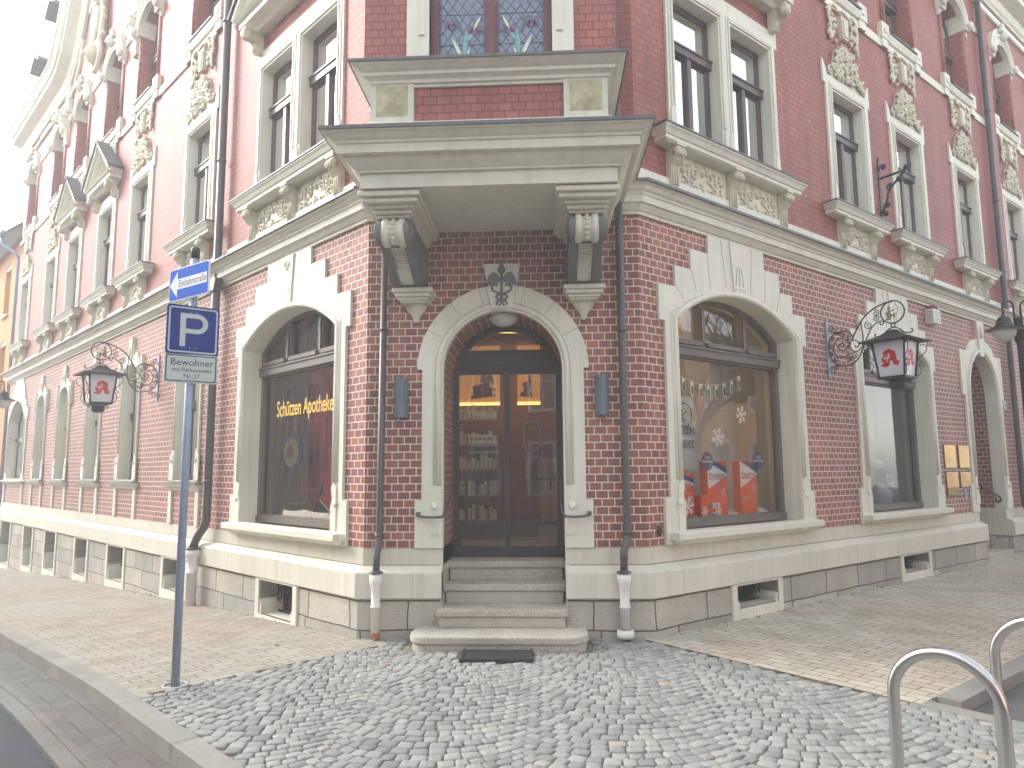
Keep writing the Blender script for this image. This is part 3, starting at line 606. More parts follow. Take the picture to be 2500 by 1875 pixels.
def pediment(o, hw, z0, z1, d):
    """triangular gable with raking mouldings on two consoles"""
    MB().sweep([(-hw+d, .1), (-hw+d, 0), (hw-d, 0), (hw-d, .1)], [(0, z0), (d*.35, z0), (d*.5, z0+.04), (d*.8, z0+.06), (d*.8, z0+.13), (d*.9, z0+.14), (d, z0+.17), (0, z0+.18)]).build('pediment_base', 'cream', o)
    rk = MB(); zb = z0+.18
    for sx in (-1, 1):
        for e, dd, t in ((0, d, .05), (-.05, d*.8, .06), (-.11, d*.5, .05)):
            a = Vector((sx*hw, zb)); b = Vector((0, z1)); n = Vector((-(b-a).y, (b-a).x)).normalized()*sx*1.0; n = n if n.y > 0 else -n
            a2 = a+n*(e-t+.05)+Vector((0, -.0)); b2 = Vector((0, z1+(e-t+.05)/abs(n.y))); a3 = a+n*(e+.05); b3 = Vector((0, z1+(e+.05)/abs(n.y)))
            rk.prism([tuple(a2), tuple(b2), tuple(b3), tuple(a3)], -dd, .0)
    rk.prism([(-hw+.15, zb), (hw-.15, zb), (0, z1-.12)], -.04, 0); rk.build('pediment', 'cream', o)
    rf = MB()
    for sx in (-1, 1):
        a = Vector((sx*(hw+.04), zb+.01)); b = Vector((0, z1+.075)); v = (b-a); n = Vector((-v.y, v.x)).normalized(); n = n if n.y > 0 else -n
        rf.prism([tuple(a+n*.05), tuple(b), tuple(b+Vector((0, .03))), tuple(a+n*.08)], -d-.03, .02)
    rf.build('pediment_flashing', 'slate', o)
    ornament(hw*.45, (z1-zb)*.4, 11, .02).build('tympanum_relief', 'relief', o, (0, -.04, zb+.02))
    for sx in (-1, 1): console(.11, .24, d*.75).build('console', 'relief', o, (sx*(hw-.24), -.028, z0-.275))
def pediment_window():
    o = upper_surround(.64, .44, 5.1, 6.82, 7.08, ears=False).build('window', 'cream', house)
    window_inner(o, .44, 5.1, 6.82, seed=2); usill(o, .84, 5.09)
    for sx in (-1, 1): console().build('console', 'relief', o, (sx*.44, 0, 4.50))
    p = ornament(.34, .42, 7); p.box(-.38, .38, -.01, 0, 0, .44); p.build('relief_panel', 'relief', o, (0, -.004, 4.49))
    pediment(o, .84, 7.20, 8.12, .27); wedge_scrolls().build('carved_crown', 'relief', o, (0, 0, 8.02-.3)); return o
def double_window():
    o = upper_surround(1.10, .41, 5.1, 6.82, 7.1, False, (-.53, .53)).build('window', 'cream', house)
    for x in (-.53, .53): window_inner(o, .41, 5.1, 6.82, cx=x, seed=3)
    usill(o, 1.36, 5.09, .22)
    for x in (-1.05, 0, 1.05): console(.13).build('console', 'relief', o, (x, 0, 4.50))
    for x in (-.53, .53): p = ornament(.40, .42, 21); p.box(-.45, .45, -.01, 0, 0, .44); p.build('relief_panel', 'relief', o, (x, -.004, 4.49))
    pediment(o, 1.25, 7.34, 8.75, .34)
    return o
def place(o, side, u): o.location = W(side, u); o.rotation_euler = (0, 0, SIDE[side][1]); return o
protos = {}
def inst(fn, side, u):
    if fn not in protos: o = protos[fn] = fn()
    else: o = copy_tree(protos[fn], house)
    return place(o, side, u)
for s_ in 'LR': inst(double_window, s_, 1.6)
for i, u in enumerate(L1): inst(pediment_window if i in (2, 3) else single_window, 'L', u)
for u in R1: inst(single_window, 'R', u)
# second floor: arched windows, band, pedestals
def arched_window():
    hood = mirror([(.60, 9.80), (.66, 9.80), (.66, 9.98)]+[(x, z) for x, z in arc(.64, .60, 9.98, 20)][1:10])
    o = MB().prism(hood, -.09, .35, [opening(.455, 9.6, 9.80, .42)]); o.f = o.f
    mb = MB().prism([(-.66, 9.80), (-.455, 9.80)]+[(x, z) for x, z in reversed(arc(.455, .42, 9.80, 16))][0:]+[(.66, 9.80), (.66, 9.98)]+arc(.62, .58, 9.98, 20)[0:]+[(-.66, 9.98)], -.10, .35)
    roll(mb, arc(.55, .50, 9.90, 20), .035, -.10); roll(mb, arc(.48, .44, 9.84, 20), .022, -.10)
    for sx in (-1, 1): mb.ell((sx*.62, -.13, 9.90), (.07, .06, .09)); mb.prism([(sx*.46, 9.80), (sx*.66, 9.80), (sx*.62, 9.68), (sx*.56, 9.77)], -.05, .0)
    mb.ell((0, -.15, 10.42), (.10, .09, .13)); mb.ell((0, -.22, 10.38), (.03, .04, .05)); mb.tube([(x, -.14, 10.46+.10*math.cos(x*9)) for x in [-.17+i*.034 for i in range(11)]], .04, 8); mb.ell((0, -.12, 10.62), (.06, .06, .09))
    o = mb.build('arched_window', 'cream', house)
    for sx in (-1, 1):
        j = MB(); j.box(*(sorted((sx*.46, sx*.50))), -.005, .35, 8.55, 9.80); j.tube([(sx*.53, .01, 8.55), (sx*.53, .01, 9.80)], .055, 10); j.build('brick_jamb', 'brickup', o)
    window_inner(o, .455, 8.36, 9.75, .42, seed=4, y0=.2)
    for sx in (-1, 1):
        pd = MB(); a, b = sorted((sx*.47, sx*.72)); pd.box(a, b, -.075, .3, 8.27, 8.53); pd.box(a+.03, b-.03, -.06, 0, 8.13, 8.27); pd.T = Matrix.Rotation(R(90), 4, 'X') @ Matrix.Translation((sx*.595, 8.41, 0)); pd.lathe([(0, .07), (.05, .07), (.065, .082), (.05, .093), (.045, .085), (0, .095)], n=16, sq=1); pd.T = None; pd.build('pedestal', 'cream', o)
    MB().sweep([(-.44, .2), (-.44, .0), (.44, .0), (.44, .2)], [(0, 8.25), (.06, 8.27), (.09, 8.33), (.10, 8.36), (0, 8.37)]).build('sill', 'cream', o)
    MB().box(-.455, .455, -.12, .2, 8.371, 8.39).build('sill_flashing', 'lead', o)
    return o
for u in L1: inst(arched_window, 'L', u)
for u in R1: inst(arched_window, 'R', u)
for s_, e in (('L', LEND), ('R', REND)):
    cs = sorted(L1 if s_ == 'L' else R1); edges = [0.05]
    b2 = MB(); b3 = MB(); sg = -1 if s_ == 'L' else 1
    x = 0.0
    for c in cs+[e+.72]:
        a, b = sorted((sg*x, sg*(c-.68))); b2.box(a, b, -.03, .0, 8.13, 8.268)
        a, b = sorted((sg*(x if x else .0), sg*(c-.66))); b3.box(a, b, -.03, .0, 10.05, 10.17); x = c+.68
    for c in cs: a, b = sorted((sg*(c-.70), sg*(c+.70))); b2.box(a, b, -.032, 0, 8.13, 8.25)
    put(b2, 'sill_band', 'cream', s_); put(b3, 'impost_band', 'cream', s_)
# main cornice
cor = [(0, -.0), (.06, 0), (.06, .05), (.10, .09), (.14, .22), (.32, .28), (.36, .30), (.36, .42), (.40, .44), (.48, .56), (.50, .56), (.50, .60), (0, .66)]
cr = MB(); cr.wsweep([(-LEND-.3, 10.95), (-13.9, 10.95), (-13.3, 11.05), (-12.75, 11.45), (-12.35, 12.1), (-12.0, 12.75), (-11.4, 13.15), (-10.7, 13.3), (-10.0, 13.15), (-9.4, 12.75), (-9.05, 12.1), (-8.65, 11.45), (-8.1, 11.05), (-7.5, 10.95), (0.2, 10.95)], cor); put(cr, 'main_cornice', 'cream', 'L')
cr = MB(); cr.wsweep([(-.2, 10.95), (REND, 10.95)], cor); put(cr, 'main_cornice', 'cream', 'R')
fz = MB(); fz.wsweep([(-LEND, 10.68), (-13.7, 10.68), (-13.2, 10.66), (-12.9, 10.8), (-12.55, 11.2), (-12.3, 11.8)], [(0, 0), (.05, 0), (.07, .03), (.07, .05), (.03, .08), (0, .08)]); fz.wsweep([(-7.7, 10.68), (0, 10.68)], [(0, 0), (.05, 0), (.07, .05), (0, .08)])
put(fz, 'frieze_moulding', 'cream', 'L'); put(MB().wsweep([(0, 10.72), (REND, 10.72)], [(0, 0), (.05, 0), (.07, .03), (.07, .05), (.03, .08), (0, .08)]), 'frieze_moulding', 'cream', 'R')
# carved cartouche between the arches below the gable
ca = MB(); ca.ell((0, -.06, 11.35), (.30, .12, .55), 16, 10); ca.ell((0, -.16, 11.40), (.20, .10, .40), 14, 8); ca.ell((0, -.2, 12.15), (.20, .18, .26)); ca.ell((0, -.36, 12.08), (.05, .08, .09)); ca.ell((0, -.2, 10.65), (.17, .16, .22)); ca.ell((0, -.34, 10.62), (.04, .06, .07))
rd = random.Random(8)
for sx in (-1, 1):
    ca.tube([(sx*x, -.12, z) for x, z in smooth([(.1, 12.4), (.30, 12.3), (.36, 12.0), (.28, 11.8), (.36, 11.5), (.34, 11.1), (.25, 10.9), (.30, 10.6), (.18, 10.4), (.05, 10.3)], 4)], .055, 7)
    for k in range(14): ca.ell((sx*rd.uniform(.2, .4), -.1, rd.uniform(10.5, 12.3)), (.05, .07, .08), 7, 4)
put(ca, 'cartouche', 'relief', 'L', 10.7)
for u in (13.3, 8.1):
    cb = MB().box(-.2, .2, -.16, 0, 10.28, 10.36).box(-.16, .16, -.12, 0, 10.2, 10.28).box(-.14, .14, -.09, 0, 10.36, 11.0); q = console(.2, .7, .22); cb.T = Matrix.Translation((0, 0, 9.5)); cb.add(q.v, q.f); cb.T = None
    put(cb, 'gable_corbel', 'cream', 'L', u)
put(MB().box(10.32, 10.62, -.06, 0, 4.6, 10.7), 'pilaster', 'brickup', 'R')
put(MB().box(10.32, 10.62, -.06, 0, .823, 4.095), 'pilaster', 'brick', 'R')
# roof
rf = MB()
for s_, e in (('L', LEND), ('R', REND)):
    a, b, c, d = W(s_, 0, -.42, 11.55), W(s_, e+.2, -.42, 11.55), W(s_, e+.2, -2.8, 15.0), W(s_, .5, -2.8, 15.0); rf.add([a, b, c, d], [(0, 1, 2, 3)])
rf.add([W('L', 0, -.42, 11.55), W('R', 0, -.42, 11.55), W('R', .5, -2.8, 15.0), W('L', .5, -2.8, 15.0)], [(0, 1, 2, 3)])
p5 = [W('L', LEND+.2, -2.8, 15), W('L', .5, -2.8, 15), W('R', .5, -2.8, 15), W('R', REND, -2.8, 15), Vector((4, 22, 15)), Vector((-6, 22, 15))]; rf.add(p5, [tuple(range(6))])
rf.add([W('L', LEND+.2, -.42, 11.0), W('L', LEND+.2, -9, 11.0), W('L', LEND+.2, -9, 15), W('L', LEND+.2, -2.8, 15), W('L', LEND+.2, -.42, 11.55)], [(0, 1, 2, 3, 4)])
rf.add([W('L', LEND+.0, -.1, -1.2), W('L', LEND+.0, -9, -1.2), W('L', LEND+.0, -9, 11.6), W('L', LEND+.0, -.1, 11.6)], [(0, 1, 2, 3)])
rf.build('roof', 'slate', house)
for u, z in ((16.3, 12.6), (14.85, 13.55)):
    d = MB().box(-.32, .32, .0, 1.8, -1.2, .15); d.prism([(-.50, .12), (0, .42), (.50, .12), (.50, .20), (0, .52), (-.50, .20)], -.45, 2.0); put(d, 'dormer', 'slate', 'L', u, z, -.1)

# ------------------------------------------------------------------ slim ground floor windows on the left wall
def slim_window():
    mb = MB(); top = ell_arc(.40, .36, 3.10, 16)
    outer = [(.575, 1.44), (.575, 3.02), (.60, 3.02), (.62, 3.50), (.585, 3.56), (.56, 3.30), (.44, 3.44), (.30, 3.66), (.16, 3.66), (.13, 3.90), (.085, 3.90)]
    outer = [(.50, 1.44), (.50, 1.85), (.50, 3.02), (.56, 3.02), (.56, 3.30), (.44, 3.44), (.31, 3.62), (.20, 3.64), (.19, 3.55), (.12, 3.62), (.09, 3.92)]
    mb.prism(mirror(outer), -.03, .012, [opening(.40, 1.46, 3.10, .36, 0, 16, True)])
    mb.prism(opening(.44, 1.42, 3.10, .40, 0, 16, True), .012, .36, [opening(.40, 1.43, 3.10, .36, 0, 16, True)])
    roll(mb, [(.43, 1.9)]+ell_arc(.43, .39, 3.10, 16)+[(-.43, 1.9)], .02, -.03, 6)
    for sx in (-1, 1):
        mb.prism([(sx*.40, 1.46), (sx*.56, 1.46), (sx*.56, 1.80), (sx*.53, 1.85), (sx*.47, 1.85), (sx*.42, 1.72), (sx*.40, 1.6)], -.042, -.028); mb.ell((sx*.47, -.05, 1.74), (.025, .02, .025), 8, 4)
        mb.box(*sorted((sx*.50, sx*.62)), -.055, 0, 3.05, 3.45)
        for k in range(9): mb.ell((sx*(.535+.03*(k % 2)), -.055, 3.09+.042*k), (.03, .022, .03), 6, 4)
        mb.prism([(sx*.52, 3.45), (sx*.62, 3.45), (sx*.60, 3.56)], -.05, 0)
        mb.box(*sorted((sx*.46, sx*.57)), -.03, 0, .826, 1.30)
    mb.prism([(-.06, 3.44), (.06, 3.44), (.085, 3.92), (-.085, 3.92)], -.055, -.03); mb.ell((0, -.06, 3.66), (.03, .02, .09), 8, 6)
    o = mb.build('slim_window', 'cream', house)
    MB().sweep([(-.56, .25), (-.56, 0), (.56, 0), (.56, .25)], [(0, 1.41), (.10, 1.405), (.10, 1.385), (.07, 1.36), (.05, 1.335), (.035, 1.31), (0, 1.30)]).build('sill', 'cream', o)
    MB().sweep([(-.56, .28), (-.56, 0), (.56, 0), (.56, .28)], [(-.3, 1.45), (0, 1.44), (.115, 1.422), (.115, 1.405), (.105, 1.41), (-.3, 1.415)]).build('sill_flashing', 'lead', o)
    window_inner(o, .40, 1.44, 3.1, .36, seed=5, y0=.17)
    return o
for u in LW: inst(slim_window, 'L', u)
# the big arched window at the far end of the left wall
st = [(1.17, 1.44), (1.17, 3.0), (1.25, 3.0), (1.25, 3.30), (.98, 3.30), (.98, 3.52), (.78, 3.52), (.78, 3.76), (.62, 3.76), (.62, 3.95), (.45, 3.95), (.45, 4.09)]
mb = MB().prism(mirror(st), -.03, .012, [opening(.98, 1.46, 3.0, .5)]); mb.prism(opening(1.03, 1.42, 3.0, .54), .012, .36, [opening(.98, 1.43, 3.0, .5)]); roll(mb, [(1.02, 1.6)]+arc(1.02, .53, 3.0, 20)+[(-1.02, 1.6)], .03, -.03)
for sx in (-1, 1): mb.box(*sorted((sx*1.08, sx*1.2)), -.03, 0, .826, 1.30)
o = put(mb, 'arched_window', 'cream', 'L', 16.77); o.name = 'broad_window'
MB().sweep([(-1.2, .25), (-1.2, 0), (1.2, 0), (1.2, .25)], [(0, 1.43), (.12, 1.41), (.12, 1.39), (.05, 1.335), (0, 1.30)]).build('sill', 'cream', o); window_inner(o, .98, 1.44, 3.0, .5, seed=6, y0=.18)

# ------------------------------------------------------------------ cellar windows
def cellar(side, u, hw, zt, zb, trimb, gw=None):
    gw = gw or hw; o = MB()
    outer = [(-hw-.15, trimb), (hw+.15, trimb), (hw+.15, .359), (hw, .359), (hw, zt+.0), (-hw, zt), (-hw, .359), (-hw-.15, .359)]
    t = MB().prism([(-hw-.09, trimb), (hw+.09, trimb), (hw+.09, .359), (-hw-.09, .359)], -.105, -.06, [rect(-hw, hw, zb, .34)])
    ob = t.build('cellar_window', 'cream', house, **base(side, u), bevel=.006)
    r = MB(); # niche sides
    r.box(-hw-.02, -hw, -.1, .24, zb, .36); r.box(hw, hw+.02, -.1, .24, zb, .36); r.box(-hw-.02, hw+.02, -.1, .24, zb-.05, zb); r.box(-hw, hw, -.1, .24, .341, .36)
    for sx in (-1, 1): r.prism([(sx*(hw-.001), zb), (sx*(hw-.05), zb), (sx*(hw-.05), zb+(.34-zb)*.25), (sx*(hw-.001), zb+(.34-zb)*.42)], -.09, .19)
    r.build('niche', 'cream', ob)
    MB().box(-hw, hw, .20, .22, zb, .36).build('pane', 'black', ob)
    g = MB(); g.T = Matrix.Translation((0, .12, 0)); n = 5 if hw < .45 else 6
    g.box(-hw, hw, -.005, .012, zb+.0, zb+.02); g.box(-hw, hw, -.005, .012, .325, .34)
    for k in range(n+1): x = -hw+.03+(2*hw-.06)*k/n; g.tube([(x, .0, zb), (x, .0, .34)], .008, 6)
    zc = (zb+.34)/2
    for k in range(0, n):
        x = -hw+.03+(2*hw-.06)*(k+.5)/n
        if k % 3 == 2: continue
        for e in (-1, 1): g.tube([(a, .0, b) for a, b in spiral(x, zc+e*.045, .038, R(-90)*e*-1, 1.0, .2, 12, e)], .006, 5)
    g.build('grille', 'iron', ob); return ob
for s_ in 'LR':
    for u, hw in CELL[s_]:
        g = hu(u) if s_ == 'L' else 0; cellar(s_, u, hw, .34, g+(.11 if u > 2 or s_ == 'R' else .03), g-.25)

# ------------------------------------------------------------------ downpipes
def downpipe(pts, r, low, name='downpipe', brk=(), white=.04):
    o = MB().tube(pts, r, 12).build(name, 'pipe', house)
    for z in brk:
        c = MB(); p = min(pts, key=lambda q: abs(q[2]-z)); q = [a for a in pts if a[2] >= z] or pts; x, y = q[-1][0], q[-1][1]
        c.lathe([(r+.002, -.02), (r+.008, -.02), (r+.008, .02), (r+.002, .02)], (x, y, z), 14); c.box(x-.012, x+.012, y, y+.09, z-.012, z+.012); c.build('pipe_clamp', 'pipe', o)
    x, y, z = pts[-1]; w_ = MB().lathe([(r*1.0, z-.02), (r*1.9, z-.012), (r*1.9, z+.0), (r*1.0, z+.012)], (x, y, 0), 16); w_.build('pipe_collar', 'pipe', o)
    l = MB().lathe([(r*1.15, low), (r*1.22, z-.33), (r*1.45, z-.325), (r*1.45, z-.31), (r*1.22, z-.305), (r*1.3, z-.14), (r*1.75, z-.10), (r*1.75, z-.022)], (x, y, 0), 16).build('pipe_shoe', 'white', o)
    return o
def fmt(side, uz, off): return [tuple(W(side, u, off, z)) for u, z in uz]
pC = lambda u, z, off: tuple(W('C', u, off, z))
p1 = downpipe([(-1.17, -.08, 4.12), (-1.19, -.08, 1.0), (-1.19, -.10, .85), (-1.195, -.155, .76), (-1.195, -.165, .62)], .034, .02, brk=(2.95, .95))
MB().lathe([(.0402, .018), (.0405, .07), (.0402, .075)], (-1.195, -.165, 0), 16).build('rust_stain', 'rust', p1)
p2 = downpipe([(1.17, -.09, 10.9), (1.17, -.09, 1.12), (1.17, -.09, .93), (1.15, -.12, .86), (1.125, -.16, .80), (1.12, -.165, .62)], .036, .05, brk=(2.9, .97))
MB().lathe([(.055, .04), (.055, .10), (.075, .10), (.08, .05), (.075, .03)], (1.12, -.165, 0), 16).build('pipe_foot', 'white', p2)
pl = [(3.60, 10.9), (3.60, .95), (3.63, .86), (3.72, .76), (3.77, .66), (3.77, .58)]
q = [tuple(W('L', u, .10 if z > .9 else .10+(.9-z)*.28, z)) for u, z in pl]; p3 = downpipe(q, .055, -.2, brk=(8.0, 5.9, 2.9, 1.45))
MB().prism([(-.09, -.1), (.09, -.1), (.16, .06), (-.16, .06)], -.06, .06).build('rain_hopper', 'pipe', p3, tuple(W('L', 3.60, .12, 4.12)), -AL)
p4 = downpipe([tuple(W('R', 10.12, .09, z)) for z in (10.9, 4.5, .9)]+[tuple(W('R', 10.12, .16, .62))], .05, .0, brk=(8.4, 6.6, 5.2, 2.6))

# ------------------------------------------------------------------ oriel over the door
orl = empty('oriel', parent=house)
xa, xb, yf = -1.135, 1.055, -1.18
pU = [(xa, .2), (xa, yf), (xb, yf), (xb, .2)]
ob = MB().box(xa, xb, yf, .05, 3.96, 4.09); ob.sweep(pU, [(-.3, 4.088), (.03, 4.088), (.03, 4.10), (.05, 4.115), (.09, 4.15), (.11, 4.175), (.12, 4.178), (.12, 4.195), (.17, 4.20), (.17, 4.275), (.185, 4.28), (.19, 4.30), (.215, 4.315), (.245, 4.345), (.27, 4.35), (.27, 4.375), (-.3, 4.45)])
ob.build('cornice', 'oriel', orl)
MB().sweep(pU, [(-.3, 4.50), (-.02, 4.487), (.285, 4.392), (.285, 4.362), (.275, 4.362), (.274, 4.38), (-.3, 4.46)]).build('cornice_flashing', 'lead', orl)
MB().sweep(pU, [(-.3, 4.49), (-.028, 4.49), (-.028, 4.56), (-.05, 4.575), (-.3, 4.575)]).build('base_course', 'oriel', orl)
yp = yf+.06
pn = MB()
for a, b in ((xa+.06, xa+.44), (xb-.44, xb-.06)): pn.box(a, b, yp, yp+.4, 4.574, 4.97)
pn.box(xa+.061, xb-.061, yp+.01, .1, 4.9, 4.968)
pn.build('corner_block', 'oriel', orl)
for c in (xa+.25, xb-.25): MB().add([(c-.14, yp-.002, 4.63), (c+.14, yp-.002, 4.63), (c+.14, yp-.002, 4.91), (c-.14, yp-.002, 4.91), (c, yp-.032, 4.77)], [(0, 1, 4), (1, 2, 4), (2, 3, 4), (3, 0, 4), (3, 2, 1, 0)]).build('diamond_boss', 'ochre', orl)
MB().box(xa+.4, xb-.4, yp+.035, .1, 4.57, 4.93).build('brick_panel', 'brickup', orl); MB().box(xa+.075, xb-.075, yp+.3, .1, 4.57, 4.93).build('brick_panel', 'brickup', orl)
pV = [(xa+.06, .2), (xa+.06, yp), (xb-.06, yp), (xb-.06, .2)]
MB().sweep(pV, [(-.3, 4.93), (.012, 4.93), (.02, 4.955), (.05, 4.975), (.065, 4.98), (.065, 5.01), (.09, 5.02), (.15, 5.055), (.15, 5.07), (-.3, 5.10)]).build('upper_cornice', 'cream', orl)
MB().sweep(pV, [(-.3, 5.15), (-.05, 5.14), (.165, 5.085), (.165, 5.06), (.155, 5.06), (.155, 5.075), (-.3, 5.11)]).build('upper_cornice_flashing', 'lead', orl)
yb = -1.02; xl, xr = -1.165, 1.085
wh = rect(-.575, .525, 5.2, 7.4)
MB().prism(rect(xl, xr, 5.12, 10.9), yb, yb+.25, [wh]).build('brick_front', 'brickup', orl)
for a, b in ((xl, xl+.25), (xr-.25, xr)): MB().box(a+.002, b-.002, yb+.249, .05, 5.12, 10.9).build('brick_side', 'brickup', orl)
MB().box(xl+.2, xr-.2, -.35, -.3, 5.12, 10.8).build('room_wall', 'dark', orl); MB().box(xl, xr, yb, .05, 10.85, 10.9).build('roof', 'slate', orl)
tr = MB().prism(rect(-.775, .715, 5.12, 7.6), yb-.035, yb+.01, [rect(-.575, .525, 5.11, 7.4)]); tr.prism(rect(-.60, .55, 5.10, 7.42), yb+.01, yb+.16, [rect(-.575, .525, 5.11, 7.4)])
for sx, x in ((1, -.64), (-1, .59)): tr.box(x-.03, x+.03, yb-.05, yb-.035, 5.42, 7.4)
tr.build('window_surround', 'cream', orl)
wn = MB().prism(rect(-.575, .525, 5.1, 7.4), yb+.10, yb+.16, [rect(-.50, -.085, 5.17, 6.6), rect(.035, .45, 5.17, 6.6)]); wn.box(-.06, .01, yb+.08, yb+.099, 5.1, 7.4)
wo = wn.build('stained_glass_window', plain('red_brown_timber', (104, 52, 50), .4), orl)
MB().box(-.56, .51, yb+.135, yb+.139, 5.12, 6.62).build('pane', 'stain', wo)
ld = MB()
for xc in (-.2925, .2425):
    for i in range(-8, 9):
        for e in (-1, 1):
            a = Vector((xc-.2+ (i*.09), 5.17)); pts = []
            x0 = xc+i*.09; p_ = [(x0+e*(z-5.8)*.7, z) for z in (5.17, 6.5)]
            t = [(x0+e*(z-5.8)*.7, z) for z in [5.17+.02*j for j in range(66)] if abs(x0+e*(z-5.8)*.7-xc) < .205]
            if len(t) > 1: ld.tube([(t[0][0], yb+.133, t[0][1]), (t[-1][0], yb+.133, t[-1][1])], .0022, 4)
    for z in (5.42, 5.72, 6.0): ld.box(xc-.2075, xc+.2075, yb+.130, yb+.134, z-.003, z+.003)
    ld.box(xc-.2, xc-.194, yb+.13, yb+.134, 5.17, 6.6); ld.box(xc+.194, xc+.2, yb+.13, yb+.134, 5.17, 6.6)
ld.build('lead_came', 'lead', wo)
def leaf(mb, x0, z0, x1, z1, w_, y): 
    a = Vector((x0, z0)); b = Vector((x1, z1)); n = Vector((-(b-a).y, (b-a).x)).normalized()*w_; mb.prism([tuple(a), tuple(a*.65+b*.35-n), tuple(a*.3+b*.7-n*.8), tuple(b), tuple(a*.3+b*.7+n*.8), tuple(a*.65+b*.35+n)], y, y+.003)
for xc, e in ((-.2925, 1), (.2425, -1)):
    for k, x0, z0, x1, z1, w_ in (('leafw', .0, 5.28, -.10, 5.50, .018), ('leafc', .02, 5.30, .035, 5.56, .022), ('leafw', .02, 5.24, .07, 5.40, .012), ('leafg', -.02, 5.30, -.16, 5.22, .02), ('leafg', .03, 5.36, .13, 5.24, .02), ('leafc', .04, 5.44, .11, 5.56, .018), ('leafg', .0, 5.52, -.06, 5.70, .015), ('leafw', .10, 5.56, .17, 5.70, .014), ('petal', -.10, 5.56, -.10, 5.66, .035), ('petal', -.13, 5.58, -.15, 5.68, .025), ('petal', -.07, 5.58, -.05, 5.68, .025), ('petal', .11, 5.50, .11, 5.62, .035), ('petal', .08, 5.52, .06, 5.62, .022), ('petal', .14, 5.52, .17, 5.62, .022)):
        q_ = MB(); leaf(q_, xc+e*x0, z0, xc+e*x1, z1, w_, yb+.127+{'leafw': 0, 'leafg': .001, 'leafc': .002, 'petal': .0015}[k]); q_.build('glass_'+('petal' if k == 'petal' else 'leaf'), k, wo)
    MB().prism(circ(xc, 5.20, .05, 12, .035), yb+.126, yb+.129).build('glass_pot', 'leafg', wo)
